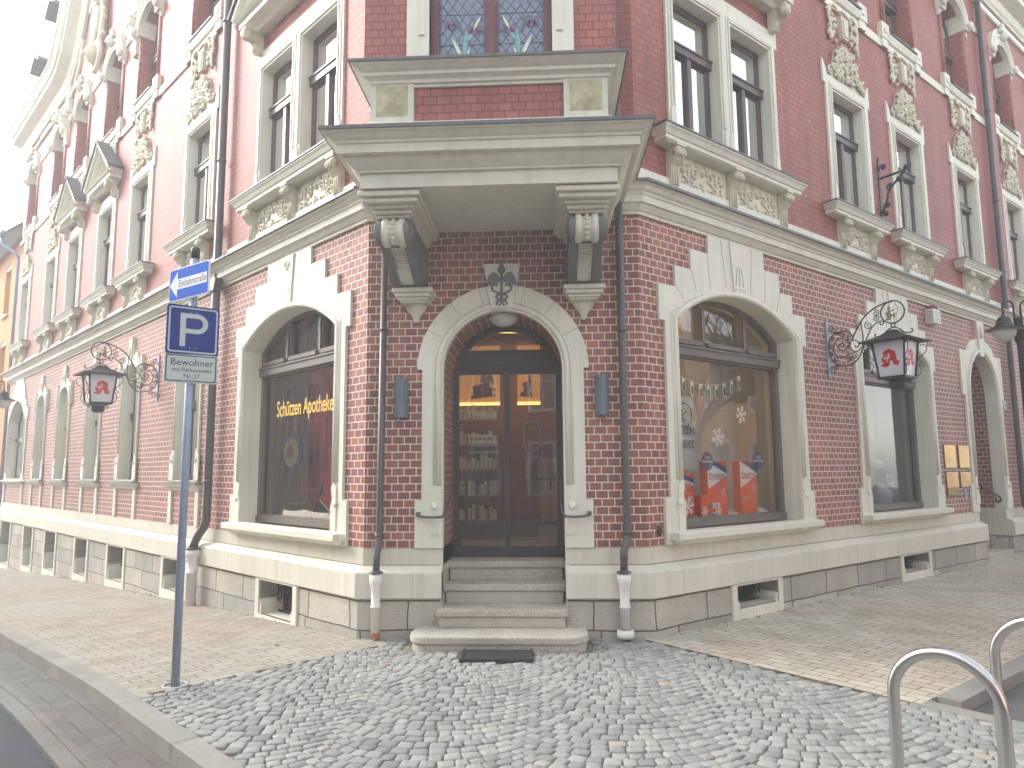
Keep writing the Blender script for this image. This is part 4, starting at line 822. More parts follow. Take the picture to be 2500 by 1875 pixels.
# corbels carrying the oriel
def corbel(cx, cb):
    c = MB()
    for k, (wq, za, zb, dep) in enumerate(((.27, 3.905, 3.955, 1.15), (.245, 3.862, 3.905, 1.11), (.20, 3.835, 3.862, 1.05), (.175, 3.80, 3.835, 1.0), (.155, 3.775, 3.80, .96))): c.box(cx-wq, cx+wq, -dep, .0, za, zb)
    o = c.build('corbel', 'oriel', orl, bevel=.012)
    s1 = [(-.90, 3.77), (-.985, 3.72), (-1.0, 3.66), (-.96, 3.58), (-.87, 3.55), (-.78, 3.57), (-.66, 3.52), (-.50, 3.44), (-.36, 3.37), (-.22, 3.335), (.0, 3.33), (0, 3.77)]
    b = MB(); s1 = smooth(s1[:11], 4)+[(0, 3.77)]
    for sx in (-1, 1):
        x0 = cx+sx*.105; x1 = cx+sx*.15; n = len(s1); vs = [(x0+(cb-cx)*(0), y, z) for y, z in s1]+[(x1, y, z) for y, z in s1]
        b.add(vs, [tuple(range(n)), tuple(range(n, 2*n))]+[(i, (i+1) % n, n+(i+1) % n, n+i) for i in range(n)])
        b.tube([(cx+sx*.10, -.88, 3.665), (cx+sx*.168, -.88, 3.665)], .085, 18); b.tube([(cx+sx*.10, -.88, 3.665), (cx+sx*.18, -.88, 3.665)], .04, 14); b.tube([(cx+sx*.10, -.22, 3.50), (cx+sx*.165, -.22, 3.50)], .12, 18); b.tube([(cx+sx*.10, -.22, 3.50), (cx+sx*.178, -.22, 3.50)], .06, 14)
    s2 = [(-.80, 3.60), (-.792, 3.572), (-.65, 3.515), (-.50, 3.445), (-.36, 3.372), (-.20, 3.332), (0, 3.332), (0, 3.60)]; n = len(s2)
    for sx in (-1, 1):
        x0, x1 = cx+sx*.066, cx+sx*.1049; b.add([(x0, y, z) for y, z in s2]+[(x1, y, z) for y, z in s2], [tuple(range(n)), tuple(range(n, 2*n))]+[(i, (i+1) % n, n+(i+1) % n, n+i) for i in range(n)])
    b.box(cx-.066, cx+.066, -.24, -.0, 3.333, 3.36); b.box(cx-.066, cx+.066, -.80, -.70, 3.565, 3.60)
    b.build('corbel_scroll', 'greyst', o)
    f = MB(); f.box(cx-.104, cx+.104, -.88, 0, 3.601, 3.775)
    pts = [(-.78, 3.585), (-.64, 3.53), (-.50, 3.46), (-.36, 3.39), (-.20, 3.35)]
    n = len(pts); f.add([(cx-.065, y, z) for y, z in pts]+[(cx+.065, y, z) for y, z in pts]+[(cx-.065, 0, 3.35), (cx+.065, 0, 3.35), (cx-.065, 0, 3.6), (cx+.065, 0, 3.6)], [(i, i+1, n+i+1, n+i) for i in range(n-1)]+[(n-1, 2*n, 2*n+1, 2*n-1)])
    for k in range(17):
        t = k/16; y = -.74+t*.52; z = 3.568-.215*t**.85; f.tube([(cx-.064, y, z), (cx+.064, y, z)], .0085, 6)
    f.build('ribbed_front', 'ochre' if 0 else 'cream', o)
    l = MB()
    for x in (-.07, .07): l.tube([(cx+x-.035, -.88, 3.66), (cx+x-.02, -.88, 3.66), (cx+x+.02, -.88, 3.66), (cx+x+.035, -.88, 3.66)], [.105, .128, .128, .105], 22)
    l.tube([(cx-.105, -.88, 3.66), (cx+.105, -.88, 3.66)], .108, 22)
    for a in range(-60, 80, 22): l.ell((cx, -.88-.115*math.cos(R(a)), 3.66+.115*math.sin(R(a))), (.02, .02, .02), 8, 5)
    l.build('scroll_leaf', 'oriel', o)
    g = MB()
    for k, (wq, za, zb, dep) in enumerate(((.20, 3.285, 3.33, .26), (.175, 3.245, 3.285, .235), (.15, 3.215, 3.245, .21), (.13, 3.195, 3.215, .19))): g.box(cb-wq, cb+wq, -dep, 0, za, zb)
    g.lathe([(.0, -.17), (.028, -.165), (.032, -.135), (.045, -.10), (.09, -.05), (.105, -.02), (.115, 0)], (cb, -.02, 3.195), 24)
    g.build('corbel_foot', 'oriel', o, bevel=.008)
corbel(-.90, -.86); corbel(.80, .805)

# ------------------------------------------------------------------ side entrance on the right wall
en = MB(); h = opening(.63, .83, 2.75, .76, 0, 24, True)
outer = [(.92, .826), (.92, 1.29), (.83, 1.29), (.83, 2.75), (.935, 2.75), (.935, 3.52), (.62, 3.52)]+[(x, z) for x, z in ell_arc(.62, .28, 3.50, 20)][1:9]+[(.115, 3.775), (.16, 4.09)]
hU = [(.63, .826)]+ell_arc(.63, .76, 2.75, 24)+[(-.63, .826)]; en.prism(uring(mirror(outer), hU), -.032, .012); en.prism(uring([(.66, .826)]+ell_arc(.66, .79, 2.75, 24)+[(-.66, .826)], hU), .012, .17)
roll(en, [(.68, 1.4)]+ell_arc(.68, .81, 2.75, 24)+[(-.68, 1.4)], .035, -.03); roll(en, [(.74, 1.4)]+ell_arc(.74, .86, 2.75, 24)+[(-.74, 1.4)], .01, -.035, 6)
for sx in (-1, 1): en.prism([(sx*.63, .95), (sx*.78, .95), (sx*.78, 1.34), (sx*.73, 1.42), (sx*.66, 1.38), (sx*.69, 1.25), (sx*.63, 1.1)], -.047, -.03); en.ell((sx*.74, -.055, 1.22), (.03, .03, .03), 8, 4)
en.prism([(-.08, 3.47), (.08, 3.47), (.16, 4.09), (-.16, 4.09)], -.06, -.03); en.ell((0, -.07, 3.9), (.05, .03, .12), 10, 6)
eo = put(en, 'entrance', 'cream', 'R', 8.82); tag(eo, 'arched side entrance')
v = MB(); v.box(.70, .9, .17, 2.5, .83, 4.0); v.box(-.9, -.70, .17, 2.5, .83, 4.0); v.box(-.9, .9, 2.4, 2.6, .83, 4.0); v.build('vestibule', 'brickdoor', eo)
v = MB(); v.box(.63, .9, .0, 2.39, .3, .828); v.build('vestibule_plaster', 'plaster', eo); v = MB(); v.box(-.9, -.63, .0, 2.39, .3, .828); v.build('vestibule_plaster', 'plaster', eo); MB().box(-.9, .9, .38, 2.39, 3.6, 3.7).build('vestibule_ceiling', 'plaster', eo)
v = MB(); v.box(.55, .92, .01, 2.5, -.1, .298); v.box(-.92, -.55, .01, 2.5, -.1, .298); v.box(-.62, .62, .6, 2.6, .3, .56); v.build('granite_cheek', 'granite', eo)
v = MB().box(-.6, .6, -.08, .4, -.1, .13).box(-.6, .6, .26, .7, .131, .29).box(-.6, .6, .58, 2.6, .291, .45); v.build('step', 'step', eo, bevel=.012)
MB().tube([(x, y, z) for x, y, z in smooth([(.60, 1.5, 1.9), (.60, .6, 1.35), (.595, .15, 1.08), (.59, .05, 1.0), (.59, .08, .94), (.59, .13, .96), (.59, .12, 1.01)], 5)], .013, 7).build('handrail', 'iron', eo)
e2 = MB().prism(uring(mirror(outer), hU), -.032, .012); e2.prism(uring([(.66, .826)]+ell_arc(.66, .79, 2.75, 24)+[(-.66, .826)], hU), .012, .38); roll(e2, [(.68, 1.4)]+ell_arc(.68, .81, 2.75, 24)+[(-.68, 1.4)], .035, -.03)
e2 = put(e2, 'entrance', 'cream', 'R', 11.45); MB().box(-.66, .66, .36, .4, 0, 3.6).build('door', 'frame', e2)

# ------------------------------------------------------------------ room behind the corner door
def room_mat_warm():
    s = N('lit_niche'); tc = s.n('TexCoord'); sp = s.n('SeparateXYZ'); s.l(tc.outputs['Object'], sp.inputs[0]); mr = s.n('MapRange'); s.l(sp.outputs[2], mr.inputs[0]); mr.inputs[1].default_value = 2.25; mr.inputs[2].default_value = 2.75; mr.inputs[3].default_value = 1.3; mr.inputs[4].default_value = .22
    s.b.inputs['Base Color'].default_value = lin((200, 150, 90)); s.b.inputs['Emission Color'].default_value = lin((255, 205, 110)); s.l(mr.outputs[0], s.b.inputs['Emission Strength']); return s.m
M['niche'] = emit('glowing_panel', (225, 160, 80), .05); M['strip'] = emit('light_strip', (255, 222, 130), .28); M['spot'] = emit('ceiling_spot', (255, 238, 200), 1.2)
rm = empty('shop_room', parent=house)
b = MB().box(-1.0, 1.0, 3.0, 3.05, .65, 4.0); b.build('back_wall', 'warm', rm)
b = MB().box(-1.0, 1.0, .8, 3.05, .60, .65); b.build('floor', 'step', rm)
b = MB().box(-1.02, -1.0, .81, 3.05, .65, 4.0).box(1.0, 1.02, .81, 3.05, .65, 4.0).box(-1, 1, .81, 3.05, 3.55, 3.6).box(-1.02, -.63, .801, .82, .65, 3.6).box(.63, 1.02, .801, .82, .65, 3.6).box(-.64, .64, .801, .82, 3.14, 3.6); b.build('side_wall', 'warm', rm)
MB().box(-.97, -.22, 2.9, 2.93, 2.50, 3.3).build('lit_panel', 'niche', rm)
MB().box(.02, .34, 2.9, 2.93, 2.50, 3.3).build('lit_panel', 'niche', rm)
MB().box(-.97, -.22, 2.86, 2.899, 2.46, 2.50).box(.02, .34, 2.86, 2.899, 2.46, 2.50).build('light_strip', 'strip', rm)
ring = MB(); ring.lathe([(.55, 3.40), (.62, 3.40), (.62, 3.44), (.55, 3.44)], (0, 1.9, 0), 40); ring.build('ceiling_ring', 'strip', rm)
sf = MB()
for k in range(5): sf.box(-.95, -.25, 2.6, 2.88, .9+k*.33, .92+k*.33)
sf.box(.3, .95, 2.2, 2.8, .65, 1.7); sf.build('shelving', 'wood', rm)
bt = MB(); rd = random.Random(4)
for k in range(5):
    for j in range(12): x = -.93+j*.057; bt.box(x, x+.045, 2.62, 2.75, .92+k*.33, .92+k*.33+rd.uniform(.1, .2))
tag(bt.build('medicine_box', 'paper', None), 'rows of small pale boxes on the shelves inside the door', 'boxes', kind='stuff')
def cutout(name, pts, mat, y, t=.012): return MB().prism(pts, y, y+t).build(name, mat)
Hs = [(705, 440), (720, 405), (745, 395), (755, 330), (740, 280), (755, 252), (790, 248), (830, 235), (880, 225), (850, 195), (860, 130), (885, 85), (935, 88), (940, 140), (950, 200), (945, 120), (975, 98), (1020, 98), (1045, 130), (1052, 195), (1035, 235), (1010, 210), (1000, 170), (990, 230), (985, 275), (1020, 275), (1085, 312), (1080, 325), (1020, 305), (1030, 340), (1015, 385), (1070, 385), (1078, 398), (900, 425), (720, 443)]
Hh = [(775, 375), (850, 368), (835, 345), (810, 340)]
hx = lambda x, y: (-.628+(x-705)*.00095, 2.543+(443-y)*.00095)
tag(MB().prism([hx(x, y) for x, y in reversed(Hs)], 2.80, 2.815).build('rider_silhouette', 'taupe'), 'dark cut-out of a horse and rider before the glowing wall inside the door', 'cut-out')
Ds = [(1430, 400), (1445, 345), (1480, 335), (1490, 290), (1468, 250), (1475, 210), (1510, 195), (1540, 185), (1560, 140), (1535, 130), (1555, 105), (1540, 80), (1562, 95), (1575, 110), (1600, 80), (1590, 130), (1598, 200), (1588, 260), (1575, 340), (1600, 345), (1615, 405), (1560, 410)]
dx = lambda x, y: (.059+(x-1430)*.00095, 2.57+(405-y)*.00095)
tag(MB().prism([dx(x, y) for x, y in reversed(Ds)], 2.80, 2.815).build('deer_silhouette', 'taupe'), 'dark cut-out of a standing deer before the glowing wall inside the door', 'cut-out')

# ------------------------------------------------------------------ display behind the left shop window
def inbox(side, u, hw, d0, d1, z0, z1, mat='wall', ceil=True, back=True, parent=None):
    b = MB()
    if back: b.box(-hw, hw, d1, d1+.03, z0, z1)
    b.box(-hw-.03, -hw, d0, d1+.03, z0, z1); b.box(hw, hw+.03, d0, d1+.03, z0, z1); b.box(-hw, hw, d0, d1, z0-.06, z0)
    if ceil: b.box(-hw, hw, d0, d1, z1, z1+.03)
    return b.build('display_box', mat, parent, **base(side, u))
inbox('L', 1.66, 1.24, .405, .90, .96, 3.62, parent=house); inbox('R', 1.64, 1.24, .405, .92, .96, 3.62, parent=house); inbox('R', 5.51, 1.2, .405, .92, .96, 3.62, parent=house)
cu = MB(); n = 150; L0, L1_ = -.95, 1.2
pts = [(L0+(L1_-L0)*i/n, .80+.030*math.sin(i*.62+1.3*math.sin(i*.13))+.01*math.sin(i*1.7)) for i in range(n+1)]
cu.add([(x, y, .97) for x, y in pts]+[(x, y, 3.55) for x, y in pts], [(i, i+1, n+2+i, n+1+i) for i in range(n)], True)
tag(cu.build('red_curtain', 'red', None, fix=False, **base('L', 1.66)), 'folded wine-red curtain hanging across the back of the left shop window', 'curtain')
def lset(name, side, u, label, cat, group=None): q = W(side, u); return empty(name, q, SIDE[side][1], label=label, cat=cat, group=group)
# archery target on an easel
tg = lset('archery_target', 'L', 2.46, 'round straw archery target with blue rim and red middle in the left shop window', 'target')
for nm, rad_, y, mt in (('blue_rim', .26, .50, plain('straw_blue', (55, 100, 160), .95, var=.45, scale=60, bump=.9, bscale=70)), ('straw_ring', .185, .485, plain('straw_pale', (205, 190, 150), .95, var=.35, scale=60, bump=.9, bscale=70)), ('red_middle', .085, .478, plain('straw_red', (165, 45, 55), .95, var=.4, scale=60, bump=.9, bscale=70))):
    a = MB()
    for i in range(int(rad_/.022)): rr_ = rad_-.011-i*.022; a.tube([(rr_*math.cos(t), y, 1.81+rr_*math.sin(t)) for t in [2*math.pi*k/36 for k in range(36)]], .014, 6, closed=True)
    a.box(-.01, .01, y, y+.01, 1.80, 1.82); a.build(nm, mt, tg)
ez = lset('easel', 'L', 2.45, 'pale wooden easel holding the straw target', 'easel')
for a, b in (((-.05, .55, 2.26), (.42, .50, .98)), ((.0, .55, 2.26), (-.42, .50, .98)), ((-.02, .56, 2.2), (-.0, .78, .98))):
    MB().tube([a, b], .018, 4).build('leg', 'wood', ez)
MB().tube([(-.37, .50, 1.17), (.37, .50, 1.17)], .018, 4).build('crossbar', 'wood', ez)
bw = lset('longbow', 'L', 2.62, 'slim pale longbow leaning at the left edge of the target', 'bow')
MB().tube([(x, .44, z) for x, z in smooth([(.02, 2.55), (.0, 2.35), (-.12, 2.0), (-.16, 1.7), (-.24, 1.45), (-.26, 1.2), (-.22, .98)], 4)], .010, 6).build('bow_limb', 'wood', bw)
MB().tube([(.02, .44, 2.55), (-.22, .44, .98)], .002, 4).build('bow_string', 'paper', bw)
ar = lset('wooden_arrow', 'L', 2.40, 'crossed thin arrows sticking in the straw target', 'arrows')
for a, b in (((-.20, .42, 2.45), (-.05, .46, 1.85)), ((-.12, .42, 2.40), (-.05, .46, 1.86)), ((.16, .40, 2.30), (.0, .46, 1.84)), ((-.30, .45, 1.0), (-.02, .48, 1.62)), ((-.16, .45, 1.0), (.03, .48, 1.6))): MB().tube([a, b], .004, 5).build('shaft', 'wood', ar)
bd = lset('black_board', 'L', 1.85, 'dark board leaning against the red curtain', 'board'); a = MB(); a.add([(-.17, .55, 1.02), (.20, .55, 1.02), (.28, .68, 1.64), (-.02, .68, 1.64), (-.17, .57, 1.02), (.20, .57, 1.02), (.28, .70, 1.64), (-.02, .70, 1.64)], [(0, 1, 2, 3), (7, 6, 5, 4), (0, 4, 5, 1), (1, 5, 6, 2), (2, 6, 7, 3), (3, 7, 4, 0)]); a.build('board', 'black', bd)
MB().tube([(-.02+.30*t, .67, 1.645-.03*math.sin(math.pi*t)) for t in [i/12 for i in range(13)]], .008, 6).build('rope', 'paper', bd)
cs_ = MB().box(-.30, .18, .50, .72, .965, 1.06); tag(cs_.build('red_chest', 'red', None, **base('L', 1.20)), 'low red box at the foot of the curtain behind the red arrow sign', 'box')
# lettering and the red sign on the glass
text('Schützen Apotheke', .27, 'gold', sw_L, (.04, .195, 2.32), RX, .002, bold=.004, width=1.34)
rs_ = lset('red_arrow_sign', 'L', 1.66, 'red angular sign with white bowl and snake at the edge of the shop window', 'sign')
poly = [(.42, 1.40), (.42, 1.58), (.50, 1.58), (.50, 1.76), (.75, 1.98), (.96, 1.98), (.96, 1.35), (.80, 1.28), (.76, 1.12), (.62, 1.02), (.28, 1.26), (.46, 1.40)]
poly = [(.40, 1.37), (.40, 1.585), (.475, 1.585), (.475, 1.775), (.74, 1.99), (.98, 1.99), (.98, 1.20), (.52, 1.12), (.30, 1.245), (.43, 1.37)]
MB().prism(poly, .275, .285).build('border', 'paper', rs_); c = Vector((.68, 1.56)); ins = [((x-c.x)*.955+c.x, (z-c.y)*.965+c.y) for x, z in poly]
MB().prism(ins, .270, .2745).build('panel', 'redA', rs_)
def bowl(mb, cx, cz, s, y):
    mb.prism([(cx-.10*s, cz+.06*s), (cx-.09*s, cz+.02*s), (cx-.05*s, cz-.02*s), (cx+.05*s, cz-.02*s), (cx+.09*s, cz+.02*s), (cx+.10*s, cz+.06*s)], y, y+.002)
    mb.tube([(cx+a*s, y, cz+b*s) for a, b in smooth([(.06, .05), (.05, .14), (0, .17), (-.05, .14), (-.05, .06)], 4)], .008*s, 5)
    mb.tube([(cx+a*s, y, cz+b*s) for a, b in smooth([(-.02, -.03), (.03, -.06), (.02, -.11), (-.02, -.14), (.02, -.19), (0, -.23)], 4)], .009*s, 5)
    mb.prism([(cx-.05*s, cz-.25*s), (cx+.05*s, cz-.25*s), (cx+.05*s, cz-.235*s), (cx-.05*s, cz-.235*s)], y, y+.002); return mb
bowl(MB(), .66, 1.52, .95, .266).build('emblem', 'paper', rs_)

# ------------------------------------------------------------------ display behind the first right shop window
def rset(name, u, label, cat, group=None): return lset(name, 'R', u, label, cat, group)
def flake(mb, cx, cz, r, y):
    for k in range(6):
        a = R(60*k+12); c_, s_ = math.cos(a), math.sin(a); T = lambda u, v: (cx+u*c_-v*s_, cz+u*s_+v*c_)
        mb.prism([T(0, -.09*r), T(.95*r, -.07*r), T(1.0*r, 0), T(.95*r, .07*r), T(0, .09*r)], y+k*.0003, y+.004+k*.0003)
        for t in (.55, .82):
            for e in (-1, 1): mb.prism([T((t-.07)*r, 0), T((t+.03)*r, e*.30*r*(1.3-t*.6)), T((t+.16)*r, e*.26*r*(1.3-t*.6)), T((t+.1)*r, 0)][::e], y+.002+k*.0003, y+.0045+k*.0003)
for u, z, r_, d_, lab in ((1.55, 1.905, .118, .26, 'largest white paper snowflake, hanging in the middle of the right shop window'), (2.03, 2.185, .105, .27, 'white paper snowflake hanging higher beside the reflected branch'), (.83, 1.88, .10, .26, 'paper snowflake stuck low at the left edge over the grey lettering'), (1.16, 2.06, .055, .30, 'smallest faint snowflake beside the round archer logo')):
    a = MB(); flake(a, 0, 0, r_, 0); q = W('R', u, -d_, z); tag(a.build('paper_snowflake', 'paper', None, q, AR), lab, 'snowflake', 'paper snowflakes in the shop window')
a = MB(); 
for cx, cz, r_ in ((-.38, .10, .10), (-.10, .03, .06), (.15, .03, .06)): flake(a, cx, cz, r_, 0)
tag(a.build('snowflake_sticker', 'paper', None, W('R', 1.35, -.258, 1.06), AR), 'cluster of lacy white snowflake stickers along the bottom of the right shop window', 'sticker')
# garland
gx = lambda t: (.80+1.33*t, 2.63-.62*t*(1-t)+.05*t)
gl_ = rset('sock_garland', 0, 'string garland of green and white socks across the top of the right shop window', 'garland')
MB().tube([(gx(i/20)[0]-.0, .30, gx(i/20)[1]) for i in range(21)], .003, 5).build('string', 'paper', gl_)
for i in range(9):
    x, z = gx((i+.5)/9); a = MB().prism([(x-.028, z), (x+.024, z), (x+.022, z-.10), (x+.018, z-.15), (x-.012, z-.165), (x-.030, z-.12)], .298, .302).build('sock', 'paper', gl_)
    MB().prism([(x-.018, z-.05), (x+.014, z-.05), (x+.014, z-.12), (x+.006, z-.145), (x-.012, z-.148), (x-.022, z-.11)], .295, .2975).build('sock_print', 'green', a)
# product boxes
def product(u, z0, w_, h_, dep, label, small=False, mirrorx=1):
    o = empty('product_box', W('R', u, -dep, z0), AR, label=label, cat='box', group='orange cough syrup display boxes')
    MB().box(-w_/2, w_/2, 0, .10, 0, h_).build('carton', 'cardo', o)
    MB().prism([(-w_/2+.004, h_*.52), (w_/2-.004, h_*.74), (w_/2-.004, h_*.78), (-w_/2+.004, h_-.004)], -.003, -.001).build('white_field', 'paper', o)
    MB().prism([(-w_/2+.02, h_-.004), (w_/2-.004, h_*.78), (w_/2-.004, h_*.90), (-w_/2+.16*w_/.34, h_-.004)], -.0045, -.0032).build('violet_stripe', 'violet', o)
    text('Mucosolvan', w_*.17, 'violet', o, (-w_*.02, -.004, h_*.765), RX, .0006); text('HUSTENSAFT', w_*.145, 'redA', o, (-w_*.02, -.004, h_*.70), RX, .0006, bold=.001)
    a = MB()
    for k in range(3): a.box(-w_*.40, w_*.40-(k*.05), -.002, -.0005, h_*.36-k*.02, h_*.364-k*.02)
    a.tube([(w_*.30+.03*math.cos(t), -.002, h_*.47+.03*math.sin(t)) for t in [2*math.pi*k/14 for k in range(14)]], .003, 4, closed=True); a.tube([(w_*.30+x, -.002, h_*.42+z) for x, z in ((-.04, -.03), (-.035, .01), (0, .025), (.035, .01), (.04, -.03))], .003, 4); a.build('small_print', 'paper', o); return o
product(1.62, 1.0, .36, .64, .35, 'tall orange box with white and violet front, behind the cotton snow in the middle')
product(2.20, .99, .34, .66, .33, 'tall orange box with white and violet front, nearest the right edge of its window')
product(1.02, 1.04, .34, .46, .35, 'shorter orange box with white and violet front at the left of its window')
o = empty('product_box', W('R', 1.42, -.30, 1.0), AR, label='low orange carton printed with two numbered white labels', cat='box', group='orange cough syrup display boxes')
MB().box(-.19, .19, 0, .12, .0, .27).build('carton', 'cardo', o)
for z, t, k in ((.15, 'Löst', '1'), (.05, 'Befreit', '2')):
    MB().box(.0, .16, -.004, -.001, z-.028, z+.028).build('label_field', 'paper', o); MB().prism(circ(-.01, z, .035, 20), -.006, -.004).build('number_disc', 'violet', o); text(k, .05, 'paper', o, (-.01, -.007, z), RX, .0006, bold=.001); text(t, .042, 'violet', o, (.09, -.0045, z), RX, .0005, bold=.001)
for u, z, lab in ((1.40, 1.64, 'pale violet disc sticker behind the middle orange box'), (2.36, 1.65, 'dark violet disc at the corner of the right orange box')):
    o = empty('round_tag', W('R', u, -.31 if u < 2 else -.29, z), AR, label=lab, cat='tag', group='round violet tags'); MB().prism(circ(0, 0, .105, 32), 0, .003).build('disc', 'violet', o); text('1-2-3', .045, 'paper', o, (0, -.001, .04), RX, .0005, bold=.001); text('HUSTENFREI', .034, 'paper', o, (0, -.001, -.005), RX, .0005, bold=.001)
a = MB(); rd = random.Random(2)
for k in range(26): a.ell((rd.uniform(-1.0, 1.0), rd.uniform(.36, .62), 1.0+rd.uniform(-.01, .04)), (rd.uniform(.1, .22), rd.uniform(.06, .12), rd.uniform(.03, .075)), 12, 6)
tag(a.build('cotton_snow', 'snow', None, **base('R', 1.64)), 'heaped cotton wool snow on the floor of the right shop window', 'decoration', kind='stuff')
for s_, u, dx_ in ((sw_R, 0, 0),):
    lg = MB().tube([(-.66+.13*math.cos(t), .275, 2.14+.13*math.sin(t)) for t in [2*math.pi*k/36 for k in range(36)]], .006, 5, closed=True); lg.ell((-.70, .275, 2.18), (.022, .004, .022), 8, 4); lg.tube([(-.70, .275, 2.15), (-.69, .275, 2.10), (-.64, .275, 2.08)], .008, 5); lg.tube([(-.70, .275, 2.13), (-.60, .275, 2.19)], .006, 5); lg.build('archer_logo', 'greyst', s_)
    text('SCHÜTZEN', .125, 'lead', s_, (-.78, .275, 1.97), RX, .001, .9); text('APOTHEKE', .125, 'lead', s_, (-.78, .275, 1.82), RX, .001, .9); text('SCHÜ', .12, 'lead', s_, (.42, .86, 2.55), RX, .001)
    MB().box(-.98, -.46, .30, .305, 1.55, 2.35).build('frosted_film', 'signg', s_)
    for x, y in ((.10, .55), (.05, .75)): MB().lathe([(.0, 0), (.05, 0), (.055, .012), (.0, .012)], (x, y, 3.575 if x > .07 else 3.58), 18).build('ceiling_spot', 'spot', s_)
    MB().box(-1.2, -.2, .42, .9, 3.0-.1, 2.93).build('light_cove', 'strip', s_)
    MB().box(-.9, .15, .90, .915, .96, 3.5).build('warm_panel', plain('ochre_panel', (206, 158, 96), .6), s_)
    MB().box(.95, 1.07, .895, .91, 1.14, 1.30).build('socket', 'wall', s_)
# second right window: poster strip, lilac plush figure, dark cloth
o = rset('banner_strip', 5.35, 'narrow navy and white printed banner hanging in the window behind the lantern', 'banner')
MB().box(-.11, .11, .50, .505, 1.55, 2.45).build('banner', 'navy', o); MB().box(-.05, .16, .495, .499, 1.86, 2.13).build('white_field', 'signw', o); MB().box(-.10, .16, .49, .494, 1.72, 1.76).build('green_stripe', 'green', o); MB().box(-.08, .08, .495, .499, 2.33, 2.40).build('label_field', 'signw', o)
o = rset('plush_figure', 5.95, 'round lilac and white plush animal with goggles sitting in the window behind the lantern', 'plush toy')
MB().ell((0, .50, 1.16), (.17, .13, .20), 20, 12).build('body', plain('lilac_plush', (190, 194, 225), .95, bump=.6), o)
MB().ell((-.02, .38, 1.30), (.085, .08, .07), 14, 8).build('muzzle', plain('beige_plush', (215, 205, 190), .95), o); MB().ell((-.0, .48, 1.42), (.13, .11, .12), 16, 8).build('head', 'navy', o); MB().ell((-.10, .52, 1.60), (.10, .10, .08), 16, 8).build('cap', 'signw', o)
for sx in (-1, 1): MB().ell((sx*.05-.02, .385, 1.43), (.028, .02, .035), 10, 6).build('eye', 'paper', o)
MB().ell((-.02, .30, 1.31), (.015, .012, .012), 8, 5).build('nose', 'black', o)
o = rset('red_armchair', 5.05, 'dark wine-coloured cloth seat in the corner of the window behind the lantern', 'seat'); a = MB(); a.box(-.25, .2, .45, .8, .97, 1.35); a.box(-.25, .05, .62, .8, 1.35, 1.75); a.build('cushion', plain('wine_cloth', (92, 48, 58), .9), o, bevel=.05)

# ------------------------------------------------------------------ lamps at the door
for x, lab in ((-1.0, 'grey half-round wall lamp left of the corner door'), (.965, 'grey half-round wall lamp right of the corner door')):
    o = empty('wall_lamp', (x, 0, 2.275), label=lab, cat='wall lamp', group='half-round wall lamps beside the door')
    vs = []; n = 12
    for z in (-.195, .195): vs += [(.068*math.cos(math.pi*i/n), -.03-.085*math.sin(math.pi*i/n), z) for i in range(n+1)]
    a = MB(); a.add(vs, [(i, i+1, n+2+i, n+1+i) for i in range(n)], True); a.add(vs, [tuple(range(n+1)), tuple(range(n+1, 2*n+2)), (0, n, 2*n+1, n+1)]); a.build('shade', plain('blue_grey_metal', (104, 112, 124), .4), o)
    MB().box(-.04, .04, -.03, 0, -.12, .12).build('wall_plate', 'darkf', o)
o = empty('ceiling_lamp', (0, .24, 3.10), label='round opal glass lamp under the keystone of the door arch', cat='lamp')
MB().lathe([(0, -.075), (.06, -.068), (.11, -.045), (.142, -.012), (.148, .0)], n=28).build('globe', 'globe', o); MB().lathe([(.150, 0), (.152, .004), (.15, .035), (.12, .05), (.0, .05)], n=28).build('mount', 'white', o)

# ------------------------------------------------------------------ hanging lanterns with a red letter A on scrolled brackets
ARM = [(0.329, 3.157), (0.367, 3.234), (0.457, 3.375), (0.518, 3.438), (0.609, 3.502), (0.705, 3.537), (0.783, 3.554), (0.845, 3.552)]
LOW = [(0.486, 3.093), (0.523, 3.168), (0.569, 3.258), (0.619, 3.306), (0.675, 3.337), (0.721, 3.329), (0.727, 3.308), (0.707, 3.29), (0.682, 3.305), (0.69, 3.325)]
SCR = [(0.457, 3.375), (0.456, 3.293), (0.469, 3.193), (0.457, 3.081), (0.417, 3.022), (0.36, 3.005), (0.305, 3.046), (0.292, 3.097), (0.32, 3.142), (0.369, 3.147), (0.411, 3.112), (0.404, 3.064), (0.371, 3.061), (0.357, 3.087)]
CO = [(0.332, 3.206), (0.303, 3.256), (0.238, 3.283), (0.163, 3.283), (0.084, 3.253), (0.035, 3.186), (0.020, 3.104), (0.025, 3.011), (0.06, 2.93), (0.127, 2.867), (0.209, 2.84), (0.292, 2.842), (0.359, 2.883), (0.412, 2.941), (0.449, 3.017), (.486, 3.093)]
CI = [(0.293, 3.105), (0.272, 3.158), (0.216, 3.199), (0.148, 3.193), (0.099, 3.142), (0.082, 3.085), (0.095, 3.017), (0.142, 2.964), (0.208, 2.952), (0.276, 2.976), (0.351, 3.002)]
SPI = [(0.276, 3.107), (0.257, 3.061), (0.206, 3.039), (0.157, 3.066), (0.151, 3.109), (0.187, 3.133), (0.219, 3.124), (0.218, 3.095), (0.197, 3.094)]
AP = [(1235, 945), (1345, 1010), (1365, 1200), (1412, 1215), (1370, 1305), (1285, 1270), (1278, 1195), (1228, 1195), (1228, 1270), (1160, 1320), (1048, 1285), (1130, 1220), (1085, 1205), (1085, 1115), (1122, 1115), (1122, 1000)]
AH = [(1207, 1028), (1237, 1042), (1240, 1105), (1212, 1105)]
